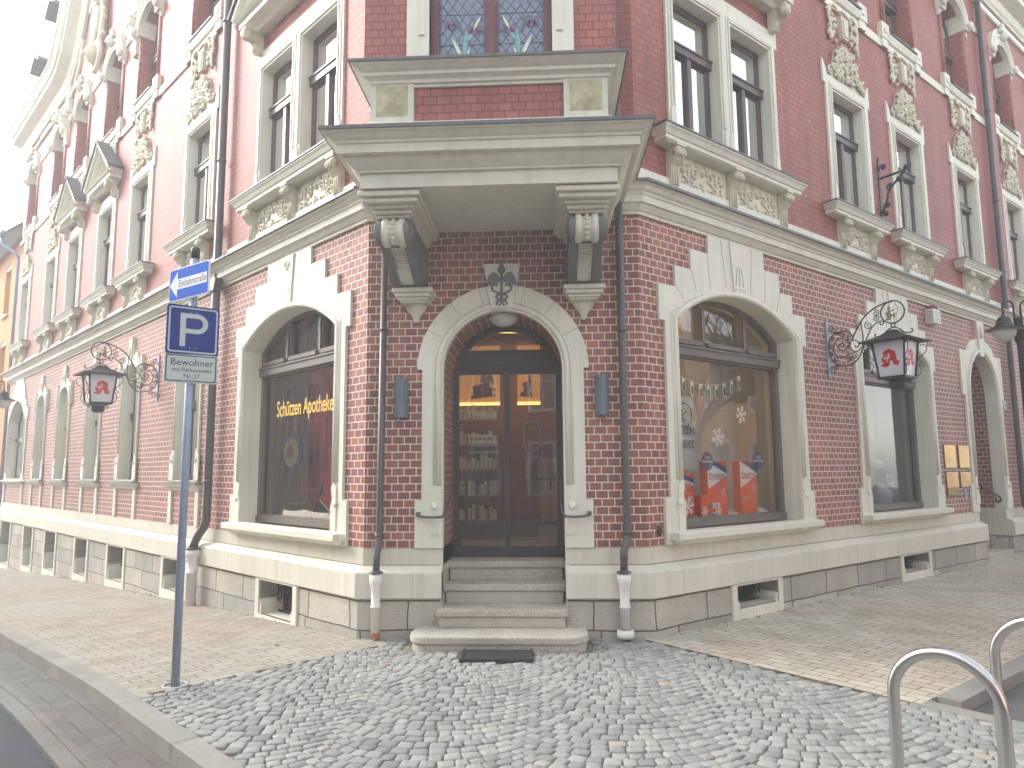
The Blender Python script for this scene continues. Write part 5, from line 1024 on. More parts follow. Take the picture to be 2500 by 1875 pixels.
def lantern(side, u, label):
    o = empty('hanging_lantern', W(side, u, 0, 0), (AR-R(90)) if side == 'R' else (-AL-R(90)), label=label, cat='lantern', group='lantern signs on scrolled iron brackets')
    # local +x points away from the wall; the letter panels face along the street
    P = lambda pts: [(x, 0, z) for x, z in pts]
    MB().box(0, .018, -.03, .03, 2.71, 3.45).box(-.0, .03, -.045, .045, 3.28, 3.31).box(0, .03, -.045, .045, 2.79, 2.82).build('wall_plate', 'galv', o)
    b = MB(); kw = dict(sx=1.0)
    for c_, r_ in ((ARM, .0095), (LOW, .0075), (SCR, .0075), (CO, .0085), (CI, .0075), (SPI, .0075)): b.tube(P(smooth(c_, 4)), r_, 6)
    b.tube([(.84+.138*math.cos(t), 0, 3.425+.137*math.sin(t)) for t in [2*math.pi*k/36 for k in range(36)]], .009, 6, closed=True)
    b.tube([(.835+.024*math.cos(t), 0, 3.262+.024*math.sin(t)) for t in [2*math.pi*k/14 for k in range(14)]], .007, 5, closed=True)
    for cx, cz, r_, a0, d in ((.056, 3.351, .05, 180, 1), (.10, 3.315, .04, 0, -1), (.08, 3.20, .035, 60, 1), (.048, 3.10, .03, 0, 1), (.05, 3.024, .03, 0, -1), (.11, 2.935, .035, 120, 1), (.21, 3.25, .035, 200, 1), (.30, 3.195, .045, 90, -1), (.272, 2.915, .04, -30, 1), (.345, 2.955, .045, 100, -1), (.05, 2.80, .05, 200, -1), (.105, 2.832, .04, 0, 1), (.545, 3.31, .055, 100, 1), (.645, 3.446, .045, 120, -1), (.64, 3.385, .042, 60, -1), (.16, 3.265, .03, 0, 1)):
        b.tube(P(spiral(cx, cz, r_, R(a0), 1.5, .15, 16, d)), .0062, 5)
    yk = [(.615, 3.16), (.66, 3.168), (.70, 3.155), (.76, 3.205), (.835, 3.232), (.91, 3.205), (.97, 3.155), (1.01, 3.168), (1.055, 3.16)]
    b.tube(P(smooth([(.63, 3.19), (.615, 3.175), (.625, 3.15), (.66, 3.145), (.71, 3.16), (.765, 3.21), (.835, 3.235), (.905, 3.21), (.96, 3.16), (1.01, 3.145), (1.045, 3.15), (1.055, 3.175), (1.04, 3.19)], 4)), .0075, 6)
    b.build('bracket', 'iron', o)
    # archer cut-out
    A = MB(); q = lambda x, y: (.84+(x-1258)/185*.138, 3.425+(405-y)/178*.137)
    for poly in ([(1180, 330), (1190, 310), (1215, 308), (1228, 325), (1225, 350), (1210, 365), (1212, 385), (1290, 370), (1292, 380), (1225, 400), (1232, 430), (1240, 445), (1290, 425), (1300, 450), (1285, 480), (1310, 490), (1300, 500), (1265, 495), (1262, 465), (1235, 480), (1230, 520), (1145, 528), (1140, 505), (1165, 495), (1165, 455), (1145, 430), (1160, 395), (1185, 375)],):
        A.prism([q(x, y) for x, y in reversed(poly)], -.004, .004)
    A.tube([(q(x, y)[0], 0, q(x, y)[1]) for x, y in smooth([(1308, 262), (1318, 300), (1345, 340), (1350, 380), (1325, 425), (1328, 462)], 4)], .004, 5); A.tube([(q(x, y)[0], 0, q(x, y)[1]) for x, y in ((1308, 262), (1268, 370), (1328, 462))], .002, 4); A.tube([(q(x, y)[0], 0, q(x, y)[1]) for x, y in ((1225, 380), (1372, 352))], .003, 4)
    A.build('archer_figure', 'archer', o)
    cx, T, B_, zt, zb = .84, .188, .146, 3.055, 2.62
    rf_ = MB(); pr = [(.295, 3.048), (.30, 3.060), (.20, 3.098), (.11, 3.145), (.055, 3.195), (.0, 3.215)]
    vs = []; 
    for r_, z in pr: vs += [(cx-r_, -r_, z), (cx+r_, -r_, z), (cx+r_, r_, z), (cx-r_, r_, z)]
    rf_.add(vs, [(4*i+k, 4*i+(k+1) % 4, 4*i+4+(k+1) % 4, 4*i+4+k) for i in range(len(pr)-1) for k in range(4)]+[(3, 2, 1, 0)]); rf_.build('roof', 'iron', o)
    fr_ = MB()
    for sx in (-1, 1):
        for sy in (-1, 1):
            fr_.tube([(cx+sx*T, sy*T, zt), (cx+sx*B_, sy*B_, zb)], .013, 4)
            fr_.tube([(cx+sx*x, sy*x, z) for x, z in smooth([(.20, 3.0), (.225, 3.02), (.25, 2.99), (.245, 2.93), (.20, 2.87), (.178, 2.84), (.205, 2.80), (.18, 2.78), (.195, 2.72), (.185, 2.66), (.15, 2.63)], 3)], .0055, 5)
    fr_.add([(cx+a*r_, b*r_, z) for r_, z in ((T+.015, zt-.015), (T+.015, zt+.005)) for a, b in ((-1, -1), (1, -1), (1, 1), (-1, 1))], [(0, 1, 5, 4), (1, 2, 6, 5), (2, 3, 7, 6), (3, 0, 4, 7)])
    fr_.add([(cx+a*r_, b*r_, z) for r_, z in ((B_+.014, zb+.012), (B_+.012, zb-.015), (.07, zb-.035), (.05, zb-.04)) for a, b in ((-1, -1), (1, -1), (1, 1), (-1, 1))], [(4*i+k, 4*i+(k+1) % 4, 4*i+4+(k+1) % 4, 4*i+4+k) for i in range(3) for k in range(4)])
    fr_.lathe([(.05, -.04), (.10, -.045), (.085, -.07), (.095, -.10), (.06, -.135), (.0, -.14)], (cx, 0, zb), 16)
    for sx in (-1, 1): fr_.tube([(cx+sx*x, 0, z) for x, z in spiral(.125, zb-.055, .025, 0, 1.2, .2, 12)], .005, 5)
    fr_.build('frame', 'iron', o)
    for k in range(4):
        e = empty('x'); bpy.data.objects.remove(e)
        rot = Matrix.Translation((cx, 0, 0)) @ Matrix.Rotation(R(90)*k, 4, 'Z'); pn_ = MB(); pn_.T = rot
        g_ = .006; pn_.add([(-T+.012, -T+g_, zt-.012), (T-.012, -T+g_, zt-.012), (B_-.01, -B_+g_, zb+.014), (-B_+.01, -B_+g_, zb+.014)], [(3, 2, 1, 0)]); pane = pn_.build('panel', 'milk', o, fix=False)
        tilt = (T-B_)/(zt-zb); L = MB(); L.T = rot
        s_ = .88*(2*T*.95)/500
        def loc(x, y, d): X_ = (x-1235)*s_; z = 2.85+(1130-y)*s_*.92; yy = -B_-(z-zb)*tilt+g_-d; return (X_, yy, z)
        tri = geometry.tessellate_polygon([[Vector((x, -y, 0)) for x, y in AP], [Vector((x, -y, 0)) for x, y in AH]]); al = AP+AH
        L.add([loc(x, y, .002) for x, y in al], [tuple(t) for t in tri]); L.build('letter_a', 'redA', pane, fix=False)
        bl = MB(); bl.T = rot; bc = [(1110, 1128), (1250, 1112), (1230, 1140), (1190, 1155), (1140, 1150)]
        bl.add([loc(x, y, .003) for x, y in bc], [(0, 1, 2, 3, 4)])
        for pth in ([(1150, 1120), (1150, 1095), (1180, 1080), (1205, 1095), (1208, 1112)], [(1175, 1160), (1200, 1175), (1165, 1195), (1195, 1210), (1160, 1222)]): bl.tube([loc(x, y, .003) for x, y in smooth(pth, 3)], .0025, 4)
        bl.build('bowl_emblem', 'milk', pane, fix=False)
    return o
lantern('R', 3.60, 'iron hanging lantern with a red letter on the wall between the two right shop windows')
lantern('L', 6.03, 'iron hanging lantern with a red letter on the wall of slim windows at the left')

# ------------------------------------------------------------------ things fixed to the right wall
def plaque(u0, u1, z0, z1, label, seed, half=False):
    o = empty('brass_plaque', W('R', (u0+u1)/2, 0, z0), AR, label=label, cat='plaque', group='brass plaques beside the side entrance')
    w_ = (u1-u0)/2; h = z1-z0; MB().box(-w_, w_, -.022, -.004, 0, h).build('plate', 'brass', o, bevel=.003)
    MB().box(-w_-.012, w_+.012, -.004, 0, -.012, h+.012).build('backing', plain('brown_backing', (96, 70, 58), .6), o)
    a = MB(); rd = random.Random(seed)
    for k in range(9):
        z = h-.03-k*(h*.085); 
        if half and k > 5: break
        l = rd.uniform(.3, .8)*w_; a.box(-w_*.8, -w_*.8+l*(1.7 if k else 2), -.0235, -.022, z-.006, z)
    a.build('engraving', plain('engraved_line', (120, 92, 48), .5), o)
    if half: MB().box(-w_+.004, w_-.004, -.027, -.0225, .004, h*.36).build('lower_flap', plain('matt_brass', (150, 125, 80), .5, .4), o)
plaque(6.97, 7.40, 1.54, 1.90, 'brass plaque with fine lines, upper left of the four beside the side entrance', 1)
plaque(7.53, 7.95, 1.54, 1.90, 'brass plaque, upper right of the four beside the side entrance', 2)
plaque(6.98, 7.42, 1.11, 1.475, 'brass plaque with a plain lower half, lower left of the four', 3, True)
plaque(7.53, 7.96, 1.235, 1.475, 'smallest brass plaque, lower right of the four, above the blue bell plate', 4)
o = empty('bell_plate', W('R', 7.69, 0, 1.07), AR, label='small blue doorbell plate below the brass plaques', cat='doorbell'); MB().box(-.045, .045, -.015, 0, 0, .14).build('plate', plain('bell_blue', (110, 140, 180), .4), o, bevel=.003); MB().lathe([(0, .015), (.015, .015), (.015, .02), (0, .02)], (0, 0, 0), 12).build('button', 'signw', o, (0, 0, .10), 0).rotation_euler = RX
o = empty('house_number', W('R', 9.85, 0, 2.67), AR, label='small white house number plate right of the side entrance', cat='number plate'); MB().box(-.08, .08, -.012, 0, -.075, .075).build('plate', 'signw', o); MB().box(-.065, .065, -.0135, -.012, -.06, -.055).box(-.065, .065, -.0135, -.012, .055, .06).build('border', 'blue', o); text('16', .10, 'blue', o, (0, -.0135, 0), RX, .001)
o = empty('alarm_box', W('R', 6.83, 0, 3.90), AR, label='white louvred alarm siren with a red beacon under the string course', cat='alarm'); MB().box(-.13, .13, -.13, 0, -.10, .13).build('housing', 'white', o, bevel=.01); a = MB()
for k in range(6): a.box(-.10, .10, -.1315, -.13, -.07+k*.03, -.06+k*.03); a.box(-.1315, -.13, -.11, -.03, -.07+k*.03, -.06+k*.03)
a.build('louvre', 'greyst', o); MB().lathe([(.07, .131), (.07, .17), (.05, .195), (0, .20)], (0, -.07, 0), 18).build('beacon', plain('red_beacon', (150, 50, 52), .3), o)
o = empty('vent_cap', W('R', .18, 0, .97), AR, label='small dark oval cap on the brick beside the right corner of the house', cat='vent'); a = MB(); a.ell((0, -.008, 0), (.035, .022, .055), 14, 8); a.ell((0, -.03, .01), (.008, .006, .008), 8, 4); a.build('cap', 'iron', o)
# wrought iron flag bracket on the first floor
o = empty('iron_bracket', W('R', 5.44, 0, 5.2), AR, label='black wrought iron bracket between the first floor windows of the right wall', cat='bracket')
a = MB(); a.box(-.03, .03, -.015, 0, .04, .92); a.prism([(-.03, .92), (.03, .92), (0, 1.0)], -.015, 0)
a.tube([(0, 0, .66), (0, -.42, .68)], .018, 6); a.tube([(0, y, z) for y, z in smooth([(-.02, .12), (-.10, .30), (-.14, .45), (-.30, .60), (-.36, .66)], 4)], .02, 6)
for y, z in ((-.07, .82), (-.10, .22), (-.16, .50), (-.30, .58), (-.40, .72), (-.06, .10)): a.tube([(0, yy, zz) for yy, zz in spiral(y, z, .06, y*9, 1.2, .2, 12)], .012, 5); a.ell((0, y, z), (.035, .03, .04), 8, 4)
a.build('scrollwork', 'iron', o)

# ------------------------------------------------------------------ ground
def beyond(poly, name, mat, zoff, thick=.12, n=1, **k):
    mb = MB(); v = [(x, y, hg(x, y)+zoff) for x, y in poly]; m_ = len(v)
    mb.add(v+[(x, y, z-thick) for x, y, z in v], [tuple(range(m_))]+[(i, (i+1) % m_, m_+(i+1) % m_, m_+i) for i in range(m_)]); return mb.build(name, mat, **k)
def strip(u0, u1, d0, d1, side, zoff, thick, name, mat, n=24, kind='structure'):
    """ribbon along a wall between distances d0 and d1 from it, following the falling ground"""
    mb = MB(); top = []
    for i in range(n+1):
        u = u0+(u1-u0)*i/n
        for d in (d0, d1): p = W(side, u, d); top.append((p.x, p.y, (hu(max(0, u)) if side == 'L' else 0)+zoff))
    vs = top+[(x, y, z-thick) for x, y, z in top]; N2 = len(top); fs = []
    for i in range(n): a = 2*i; fs += [(a, a+1, a+3, a+2), (a+N2, a+2+N2, a+3+N2, a+1+N2), (a, a+2, a+2+N2, a+N2), (a+1, a+1+N2, a+3+N2, a+3)]
    fs += [(0, N2, N2+1, 1), (2*n, 2*n+1, 2*n+1+N2, 2*n+N2)]; mb.add(vs, fs)
    o = mb.build(name, mat); tag(o, kind=kind); return o
def ground_mat(name, cols, sc_, bumpn=.3, rough=.9, pebble=220):
    s = N(name); f = s.noise(sc_, 6); c = s.ramp(f, [(.3, lin(cols[0])), (.7, lin(cols[1]))]); f2 = s.noise(pebble, 2, rough=.8); g = s.ramp(f2, [(.35, G1(.8)), (.65, G1(1.18))])
    s.l(s.mix(1, c, g, 'MULTIPLY'), s.b.inputs['Base Color']); s.b.inputs['Roughness'].default_value = rough; s.l(s.bump(f2, bumpn, .006), s.b.inputs['Normal']); return s.m
M['asphalt'] = ground_mat('asphalt', ((62, 67, 70), (78, 83, 86)), 1.5, .6)
M['kerb'] = ground_mat('kerb_granite', ((132, 130, 124), (154, 151, 143)), 3, .3)
M['gutter'] = ground_mat('gutter_concrete', ((88, 88, 86), (106, 105, 102)), 6, .6, pebble=150)
M['sand'] = ground_mat('joint_sand', ((118, 114, 104), (148, 143, 130)), 12, .8, pebble=300)
def pavers(name, ang, loc, lt=1.0, bw=.205, bh=.103, tint=(1, 1, 1)):
    s = N(name); s.noise(1); mp = s.n('Mapping'); s.l(s.gp.outputs['Position'], mp.inputs[0]); mp.inputs['Rotation'].default_value = (0, 0, ang); mp.inputs['Location'].default_value = loc
    nz = s.n('TexNoise'); nz.inputs['Scale'].default_value = 7; s.l(s.gp.outputs['Position'], nz.inputs['Vector']); ad = s.n('VectorMath', operation='MULTIPLY_ADD'); s.l(nz.outputs['Color'], ad.inputs[0]); ad.inputs[1].default_value = (.006, .006, 0); s.l(mp.outputs[0], ad.inputs[2])
    b = s.n('TexBrick'); s.l(ad.outputs[0], b.inputs['Vector']); b.offset = .5
    for k, x in (('Color1', (0, 0, 0, 1)), ('Color2', (1, 1, 1, 1)), ('Mortar', (0, 0, 0, 1)), ('Scale', 1), ('Mortar Size', .0045), ('Mortar Smooth', .3), ('Bias', 0), ('Brick Width', bw), ('Row Height', bh)): b.inputs[k].default_value = x
    c = s.ramp(b.outputs['Color'], [(0, lin((158, 152, 140))), (.5, lin((168, 163, 150))), (1, lin((174, 170, 157)))])
    pk = s.ramp(s.noise(.35, 3), [(.42, (1, 1, 1, 1)), (.58, (.98, .86, .84, 1))]); gr_ = s.ramp(s.noise(2.5, 6), [(.30, (.80, .84, .76, 1)), (.55, (1, 1, 1, 1))]); c = s.mix(1, s.mix(1, s.mix(1, c, pk, 'MULTIPLY'), gr_, 'MULTIPLY'), (lt*tint[0], lt*tint[1], lt*tint[2], 1), 'MULTIPLY')
    f2 = s.noise(260, 2, rough=.8); c = s.mix(1, c, s.ramp(f2, [(.35, G1(.86)), (.65, G1(1.1))]), 'MULTIPLY')
    br = s.ramp(s.noise(3.1, 4), [(.35, lin((128, 120, 106))), (.55, lin((76, 72, 64)))])
    s.l(s.mix(b.outputs['Fac'], c, br), s.b.inputs['Base Color']); inv = s.n('Math', operation='SUBTRACT'); inv.inputs[0].default_value = 1; s.l(b.outputs['Fac'], inv.inputs[1])
    s.l(s.bump(f2, .15, .003, s.bump(inv.outputs[0], .8, .006)), s.b.inputs['Normal']); s.b.inputs['Roughness'].default_value = .85; return s.m
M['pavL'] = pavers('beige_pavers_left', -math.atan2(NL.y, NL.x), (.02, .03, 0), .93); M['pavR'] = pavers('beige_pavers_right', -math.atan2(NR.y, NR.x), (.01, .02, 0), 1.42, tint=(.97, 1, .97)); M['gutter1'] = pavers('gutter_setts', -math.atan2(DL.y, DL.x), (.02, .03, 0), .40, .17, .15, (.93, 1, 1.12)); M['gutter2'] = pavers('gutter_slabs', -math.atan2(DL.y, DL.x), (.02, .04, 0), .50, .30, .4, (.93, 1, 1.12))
# the one ground sheet, falling gently along the left street
xs = sorted(set([-60, -50, -40]+[i*1.0 for i in range(-30, 31)]+[40, 50, 60])); ys = xs; a = MB(); k = len(ys)
a.add([(x, y, hg(x, y)-.13) for x in xs for y in ys], [(i*k+j, (i+1)*k+j, (i+1)*k+j+1, i*k+j+1) for i in range(len(xs)-1) for j in range(k-1)], True)
tag(a.build('ground', 'asphalt', fix=False), kind='structure')
KL, KR = 2.12, 2.42
def uedge(side, d): return 0
strip(-.42, 30, -.2, KL, 'L', .0, .3, 'sidewalk', 'pavL', 40)
strip(-2.2+.0, 30, KL+.002, KL+.155, 'L', .006, .4, 'kerb', 'kerb', 60)
strip(-2.3, 30, KL+.16, KL+.46, 'L', -.105, .3, 'gutter', 'gutter1', 40)
strip(-2.3, 30, KL+.465, KL+.62, 'L', -.098, .3, 'kerb_strip', 'gutter2', 40)
strip(-.12, 24, -.2, KR, 'R', .004, .3, 'sidewalk', 'pavR', 4)
strip(.12, 24, KR+.002, KR+.16, 'R', .008, .4, 'kerb', 'kerb', 2)
# joints of the kerbstones
a = MB()
for i in range(24):
    u = -1.55+i*1.0; p = W('L', u, KL-.0); q_ = W('L', u, KL+.158); z = (hu(max(u, 0)))+.0072; t = DL*.004; a.add([(p.x-t.x, p.y-t.y, z), (p.x+t.x, p.y+t.y, z), (q_.x+t.x, q_.y+t.y, z), (q_.x-t.x, q_.y-t.y, z), (q_.x+t.x+NL.x*.002, q_.y+t.y+NL.y*.002, z-.12), (q_.x-t.x+NL.x*.002, q_.y-t.y+NL.y*.002, z-.12), (q_.x+t.x+NL.x*.002, q_.y+t.y+NL.y*.002, z), (q_.x-t.x+NL.x*.002, q_.y-t.y+NL.y*.002, z)], [(0, 1, 2, 3), (6, 4, 5, 7)])
tag(a.build('kerb_joints', 'sand', fix=False), kind='structure')
# plaza of small cobbles laid in fans
cob = [(-HW-.02, .1), (-1.50, -.16), (-2.66, -1.62)]
e1 = W('L', -2.2, KL); cob = [(-HW, .12), tuple(W('L', -.42, .10).xy), tuple(W('L', -.42, KL).xy), tuple(W('L', -4.6, KL).xy), (.5, -6.2), (5.6, -6.2), (6.2, -5.2), tuple(W('R', -.10, 5.2).xy), tuple(W('R', -.12, 2.6).xy), tuple(W('R', -.12, .1).xy), (HW, .12)]
beyond([(x, y) for x, y in cob], 'cobble_bedding', 'sand', -.016, .1); tag(bpy.data.objects['cobble_bedding'], kind='structure')
beyond([tuple(W('L', -2.2, KL+.002).xy), tuple(W('L', -7.5, KL+.002).xy), tuple(W('L', -7.5, KL+.155).xy), tuple(W('L', -2.2, KL+.155).xy)], 'kerb', 'kerb', .006, .3); tag(bpy.data.objects['kerb.002'] if 'kerb.002' in bpy.data.objects else bpy.data.objects['kerb'], kind='structure')
def inside(x, y, P):
    c = False; j = len(P)-1
    for i in range(len(P)):
        if (P[i][1] > y) != (P[j][1] > y) and x < (P[j][0]-P[i][0])*(y-P[i][1])/(P[j][1]-P[i][1])+P[i][0]: c = not c
        j = i
    return c
def cobble_mat():
    s = N('cobblestones'); s.noise(1); rnd = s.gp.outputs['Random Per Island']
    c = s.ramp(rnd, [(0, lin((126, 127, 124))), (.12, lin((137, 138, 134))), (.4, lin((146, 148, 143))), (.7, lin((153, 154, 148))), (.985, lin((160, 160, 153))), (.9975, lin((166, 162, 150))), (.999, lin((170, 150, 130)))])
    f = s.noise(230, 2, rough=.85); c = s.mix(1, c, s.ramp(f, [(.32, G1(.68)), (.5, G1(1)), (.68, G1(1.25))]), 'MULTIPLY'); c = s.mix(1, c, s.ramp(s.noise(.8, 4), [(.3, G1(.88)), (.7, G1(1.06))]), 'MULTIPLY')
    s.l(c, s.b.inputs['Base Color']); s.b.inputs['Roughness'].default_value = .75; s.l(s.bump(f, .4, .003, s.bump(s.noise(34, 3), .8, .012)), s.b.inputs['Normal']); return s.m
M['cobble'] = cobble_mat()
rd = random.Random(12); a = MB(); Wc = 1.18; Rc = .86; hrow = .090; na = 12
amax = math.asin(Wc/2/Rc)
MAT = (-.335, .29, -.91, -.42)
for col in range(-4, 7):
    xc = -.30+col*Wc
    for row in range(-72, 14):
        y0 = row*hrow+(0 if col % 2 else .03); sh = rd.uniform(-.5, .5)
        cuts = [-amax]; 
        while cuts[-1] < amax-.03: cuts.append(cuts[-1]+rd.uniform(.078, .118)/Rc)
        k_ = 2*amax/(cuts[-1]+amax); cuts = [-amax+(c+amax)*k_ for c in cuts]
        for t0, t1 in zip(cuts, cuts[1:]):
            t = (t0+t1)/2; mx_ = xc+Rc*math.sin(t); my_ = y0+Rc*(1-math.cos(t))-.1
            if not inside(mx_, my_, cob): continue
            if MAT[0] < mx_ < MAT[1] and MAT[2] < my_ < MAT[3]: continue
            if -.87 < mx_ < .82 and my_ > -.56: continue
            tx_, ty_ = math.cos(t), math.sin(t); hl = (t1-t0)*Rc/2-.0032; hh = hrow*math.cos(t)/2-.0028+rd.uniform(-.001, .002); rot = rd.uniform(-.05, .05)
            tx_, ty_ = tx_*math.cos(rot)-ty_*math.sin(rot), tx_*math.sin(rot)+ty_*math.cos(rot)
            sk = .22*math.sin(t)
            zt = hg(mx_, my_)+rd.uniform(-.0035, .0035); tx, ty = rd.uniform(-.04, .04), rd.uniform(-.04, .04)
            q4 = [(mx_+e*hl*tx_-f*hh*(ty_)+f*hh*sk*0, my_+e*hl*ty_+f*hh*tx_) for e, f in ((-1, -1), (1, -1), (1, 1), (-1, 1))]
            q4 = [(x+rd.uniform(-.004, .004), y+rd.uniform(-.004, .004)) for x, y in q4]
            ring = []
            for i4 in range(4):
                p = q4[i4]; nx_ = q4[(i4+1) % 4]; pv = q4[i4-1]; cut = rd.uniform(.06, .16)
                ring.append((p[0]+(pv[0]-p[0])*cut, p[1]+(pv[1]-p[1])*cut)); ring.append((p[0]+(nx_[0]-p[0])*cut, p[1]+(nx_[1]-p[1])*cut))
            def zz(x, y, d): return zt+(x-mx_)*tx+(y-my_)*ty-d
            vs = [(x, y, zz(x, y, .022)) for x, y in ring]+[(mx_+(x-mx_)*.98, my_+(y-my_)*.98, zz(x, y, .006)) for x, y in ring]+[(mx_+(x-mx_)*.88, my_+(y-my_)*.88, zz(x, y, .0015)) for x, y in ring]+[(mx_+(x-mx_)*.5, my_+(y-my_)*.5, zz(x, y, -rd.uniform(0, .002))) for x, y in ring]
            fs = [(r8+k8, r8+(k8+1) % 8, r8+8+(k8+1) % 8, r8+8+k8) for r8 in (0, 8, 16) for k8 in range(8)]+[tuple(range(24, 32))]
            a.add(vs, fs, True)
tag(a.build('cobblestone_paving', 'cobble', fix=False), kind='structure')
# flush kerb line between cobbles and the parking bay
mb = MB(); p = [W('R', -.135, KR+.0), W('R', -.135, KR+4.5), W('R', -.0, KR+4.5), W('R', -.0, KR+.0)]; mb.add([(q_.x, q_.y, .004) for q_ in p]+[(q_.x, q_.y, -.2) for q_ in p], [(0, 1, 2, 3), (0, 4, 5, 1), (1, 5, 6, 2), (2, 6, 7, 3), (3, 7, 4, 0)]); tag(mb.build('kerb_edge', 'kerb'), kind='structure')
mb = MB(); p = [W('R', .002, KR+.165), W('R', .002, KR+5), W('R', 20, KR+5), W('R', 20, KR+.165)]; mb.add([(q_.x, q_.y, -.075) for q_ in p]+[(q_.x, q_.y, -.2) for q_ in p], [(0, 1, 2, 3), (0, 4, 5, 1), (1, 5, 6, 2), (2, 6, 7, 3), (3, 7, 4, 0)]); tag(mb.build('parking_bay', 'gutter'), kind='structure')
# weeds and moss along the walls, leaves and litter
a = MB(); rd = random.Random(31)
for k in range(260):
    s_ = 'L' if rd.random() < .55 else 'R'; u = rd.uniform(.1, 8 if s_ == 'R' else 13); 
    d = .10+rd.random()**2*.10; p = W(s_, u, d); z = hu(u) if s_ == 'L' else 0; h_ = rd.uniform(.006, .028)
    for j in range(3): an = rd.uniform(0, 6.28); a.add([(p.x, p.y, z), (p.x+.012*math.cos(an), p.y+.012*math.sin(an), z+.004), (p.x+.02*math.cos(an+.4), p.y+.02*math.sin(an+.4), z+h_)], [(0, 1, 2)])
tag(a.build('wall_foot_weeds', plain('moss', (96, 104, 66), .95, var=.3, scale=30), fix=False), 'thin moss and weeds along the foot of the walls', 'weeds', kind='stuff')
for x, y, lab in ((-2.05, -.42, 'small dark dry leaf lying on the left pavement'),):
    a = MB().add([(x, y, .012), (x+.03, y-.01, .006), (x+.055, y+.01, .016), (x+.03, y+.03, .01), (x+.005, y+.022, .014)], [(0, 1, 2, 3, 4)]); tag(a.build('dry_leaf', plain('leaf_brown', (78, 68, 56), .9), fix=False), lab, 'leaf')
# scraper mat
o = empty('doormat', (-.022, -.665, .0), label='dark scraper mat let into the cobbles before the steps', cat='doormat')
a = MB()
for x0, x1, y0, y1 in ((-.30, .30, -.235, -.215), (-.30, .30, .215, .235), (-.30, -.28, -.215, .215), (.28, .30, -.215, .215)): a.box(x0, x1, y0, y1, -.01, .022)
a.build('rim', 'iron', o); a = MB().box(-.279, .279, -.214, .214, -.01, .008)
for k in range(14): a.box(-.275, .275, -.205+k*.03, -.19+k*.03, .0081, .015)
a.build('ribs', 'rubber', o)

# ------------------------------------------------------------------ sign post
SP = Vector((-2.335, -1.60, hg(-2.335, -1.60)))
o = empty('sign_post', SP, label='leaning-free grey steel post carrying three traffic signs at the left kerb', cat='sign post'); o['label'] = 'grey steel post carrying a blue arrow sign, a parking sign and a white plate'
MB().lathe([(.030, -.05), (.030, 3.30), (.0, 3.301)], n=18).build('pole', 'galv', o)
MB().lathe([(.0305, 3.24), (.033, 3.24), (.033, 3.32), (.028, 3.33), (.0, 3.33)], n=18).build('cap', 'darkf', o)
MB().tube([(.085*math.cos(t), .085*math.sin(t), .004) for t in [2*math.pi*k/24 for k in range(24)]], .008, 6, closed=True).build('ground_ring', 'signg', o)
def rrect(w_, h_, r_, n=5):
    out = []
    for cx, cz, a0 in ((w_-r_, -h_+r_, -90), (w_-r_, h_-r_, 0), (-w_+r_, h_-r_, 90), (-w_+r_, -h_+r_, 180)): out += [(cx+r_*math.cos(R(a0+90*i/n)), cz+r_*math.sin(R(a0+90*i/n))) for i in range(n+1)]
    return out
def plate(z, w_, h_, yaw, face, edge, ew, label, back='galv', offx=0):
    e = MB().prism(rrect(w_, h_, .022), -.046, -.043).prism(rrect(w_, h_, .022), -.042, -.036); q = e.build('sign', edge, o, (0, 0, z), yaw); q['label'] = label
    MB().prism(rrect(w_-ew, h_-ew, .018), -.0475, -.0462).build('face', face, q)
    MB().box(-.05, .05, -.036, .034, h_*.55-.012, h_*.55+.012).box(-.05, .05, -.036, .034, -h_*.55-.012, -h_*.55+.012).build('clamp', 'galv', q)
    b = MB()
    for sx in (-1, 1):
        for sz in (-1, 1): b.ell((sx*.022, -.048, sz*h_*.72), (.006, .004, .006), 8, 4)
    b.build('rivet', 'galv', q); return q
q = plate(2.985-SP.z+.06, .275, .132, -R(32), 'blue2', 'signw', .009, 'bright blue one-way sign with a white arrow')
MB().prism([(-.262, .0), (-.155, -.105), (-.155, -.042), (.262-.01, -.042), (.262-.01, .042), (-.155, .042), (-.155, .105)], -.0485, -.0477).build('arrow', 'signw', q); text('Einbahnstraße', .082, 'black', q, (.055, -.0487, -.0), RX, .0004, width=.375)
q = plate(2.655-SP.z, .192, .192, R(40), 'blue', 'blue', .001, 'dark blue square parking sign')
MB().prism(rrect(.178, .178, .02), -.0482, -.0478, [rrect(.166, .166, .016)]).build('white_line', 'signg', q)
pp = MB().box(-.095, -.055, -.0485, -.0478, -.13, .13); bowl_o = [(-.054, .13), (.03, .13)]+[(.03+.078*math.sin(t), .052+.078*math.cos(t)) for t in [math.pi*i/12 for i in range(1, 12)]]+[(.03, -.026), (-.054, -.026)]; bowl_i = [(-.054, .095), (.028, .095)]+[(.028+.043*math.sin(t), .052+.043*math.cos(t)) for t in [math.pi*i/12 for i in range(1, 12)]]+[(.028, .009), (-.054, .009)]
pp.prism([(-.0549, .13), (.03, .13)]+bowl_o[2:-1]+[(-.0549, -.026), (-.0549, .009)]+[(.028, .009)]+list(reversed(bowl_i[2:-2]))+[(.028, .095), (-.0549, .095)], -.0485, -.0478); pp.build('letter_p', 'signg', q)
q = plate(2.355-SP.z, .192, .112, R(38), 'signg', 'signg', .001, 'white plate for residents below the parking sign')
MB().prism(rrect(.182, .102, .012), -.0484, -.0478, [rrect(.174, .094, .009)]).build('black_line', 'black', q)
text('Bewohner', .075, 'black', q, (.005, -.0485, .045), RX, .0004); text('mit Parkausweis', .044, 'black', q, (.005, -.0485, -.012), RX, .0004); text('Nr. 27', .044, 'black', q, (.005, -.0485, -.060), RX, .0004)

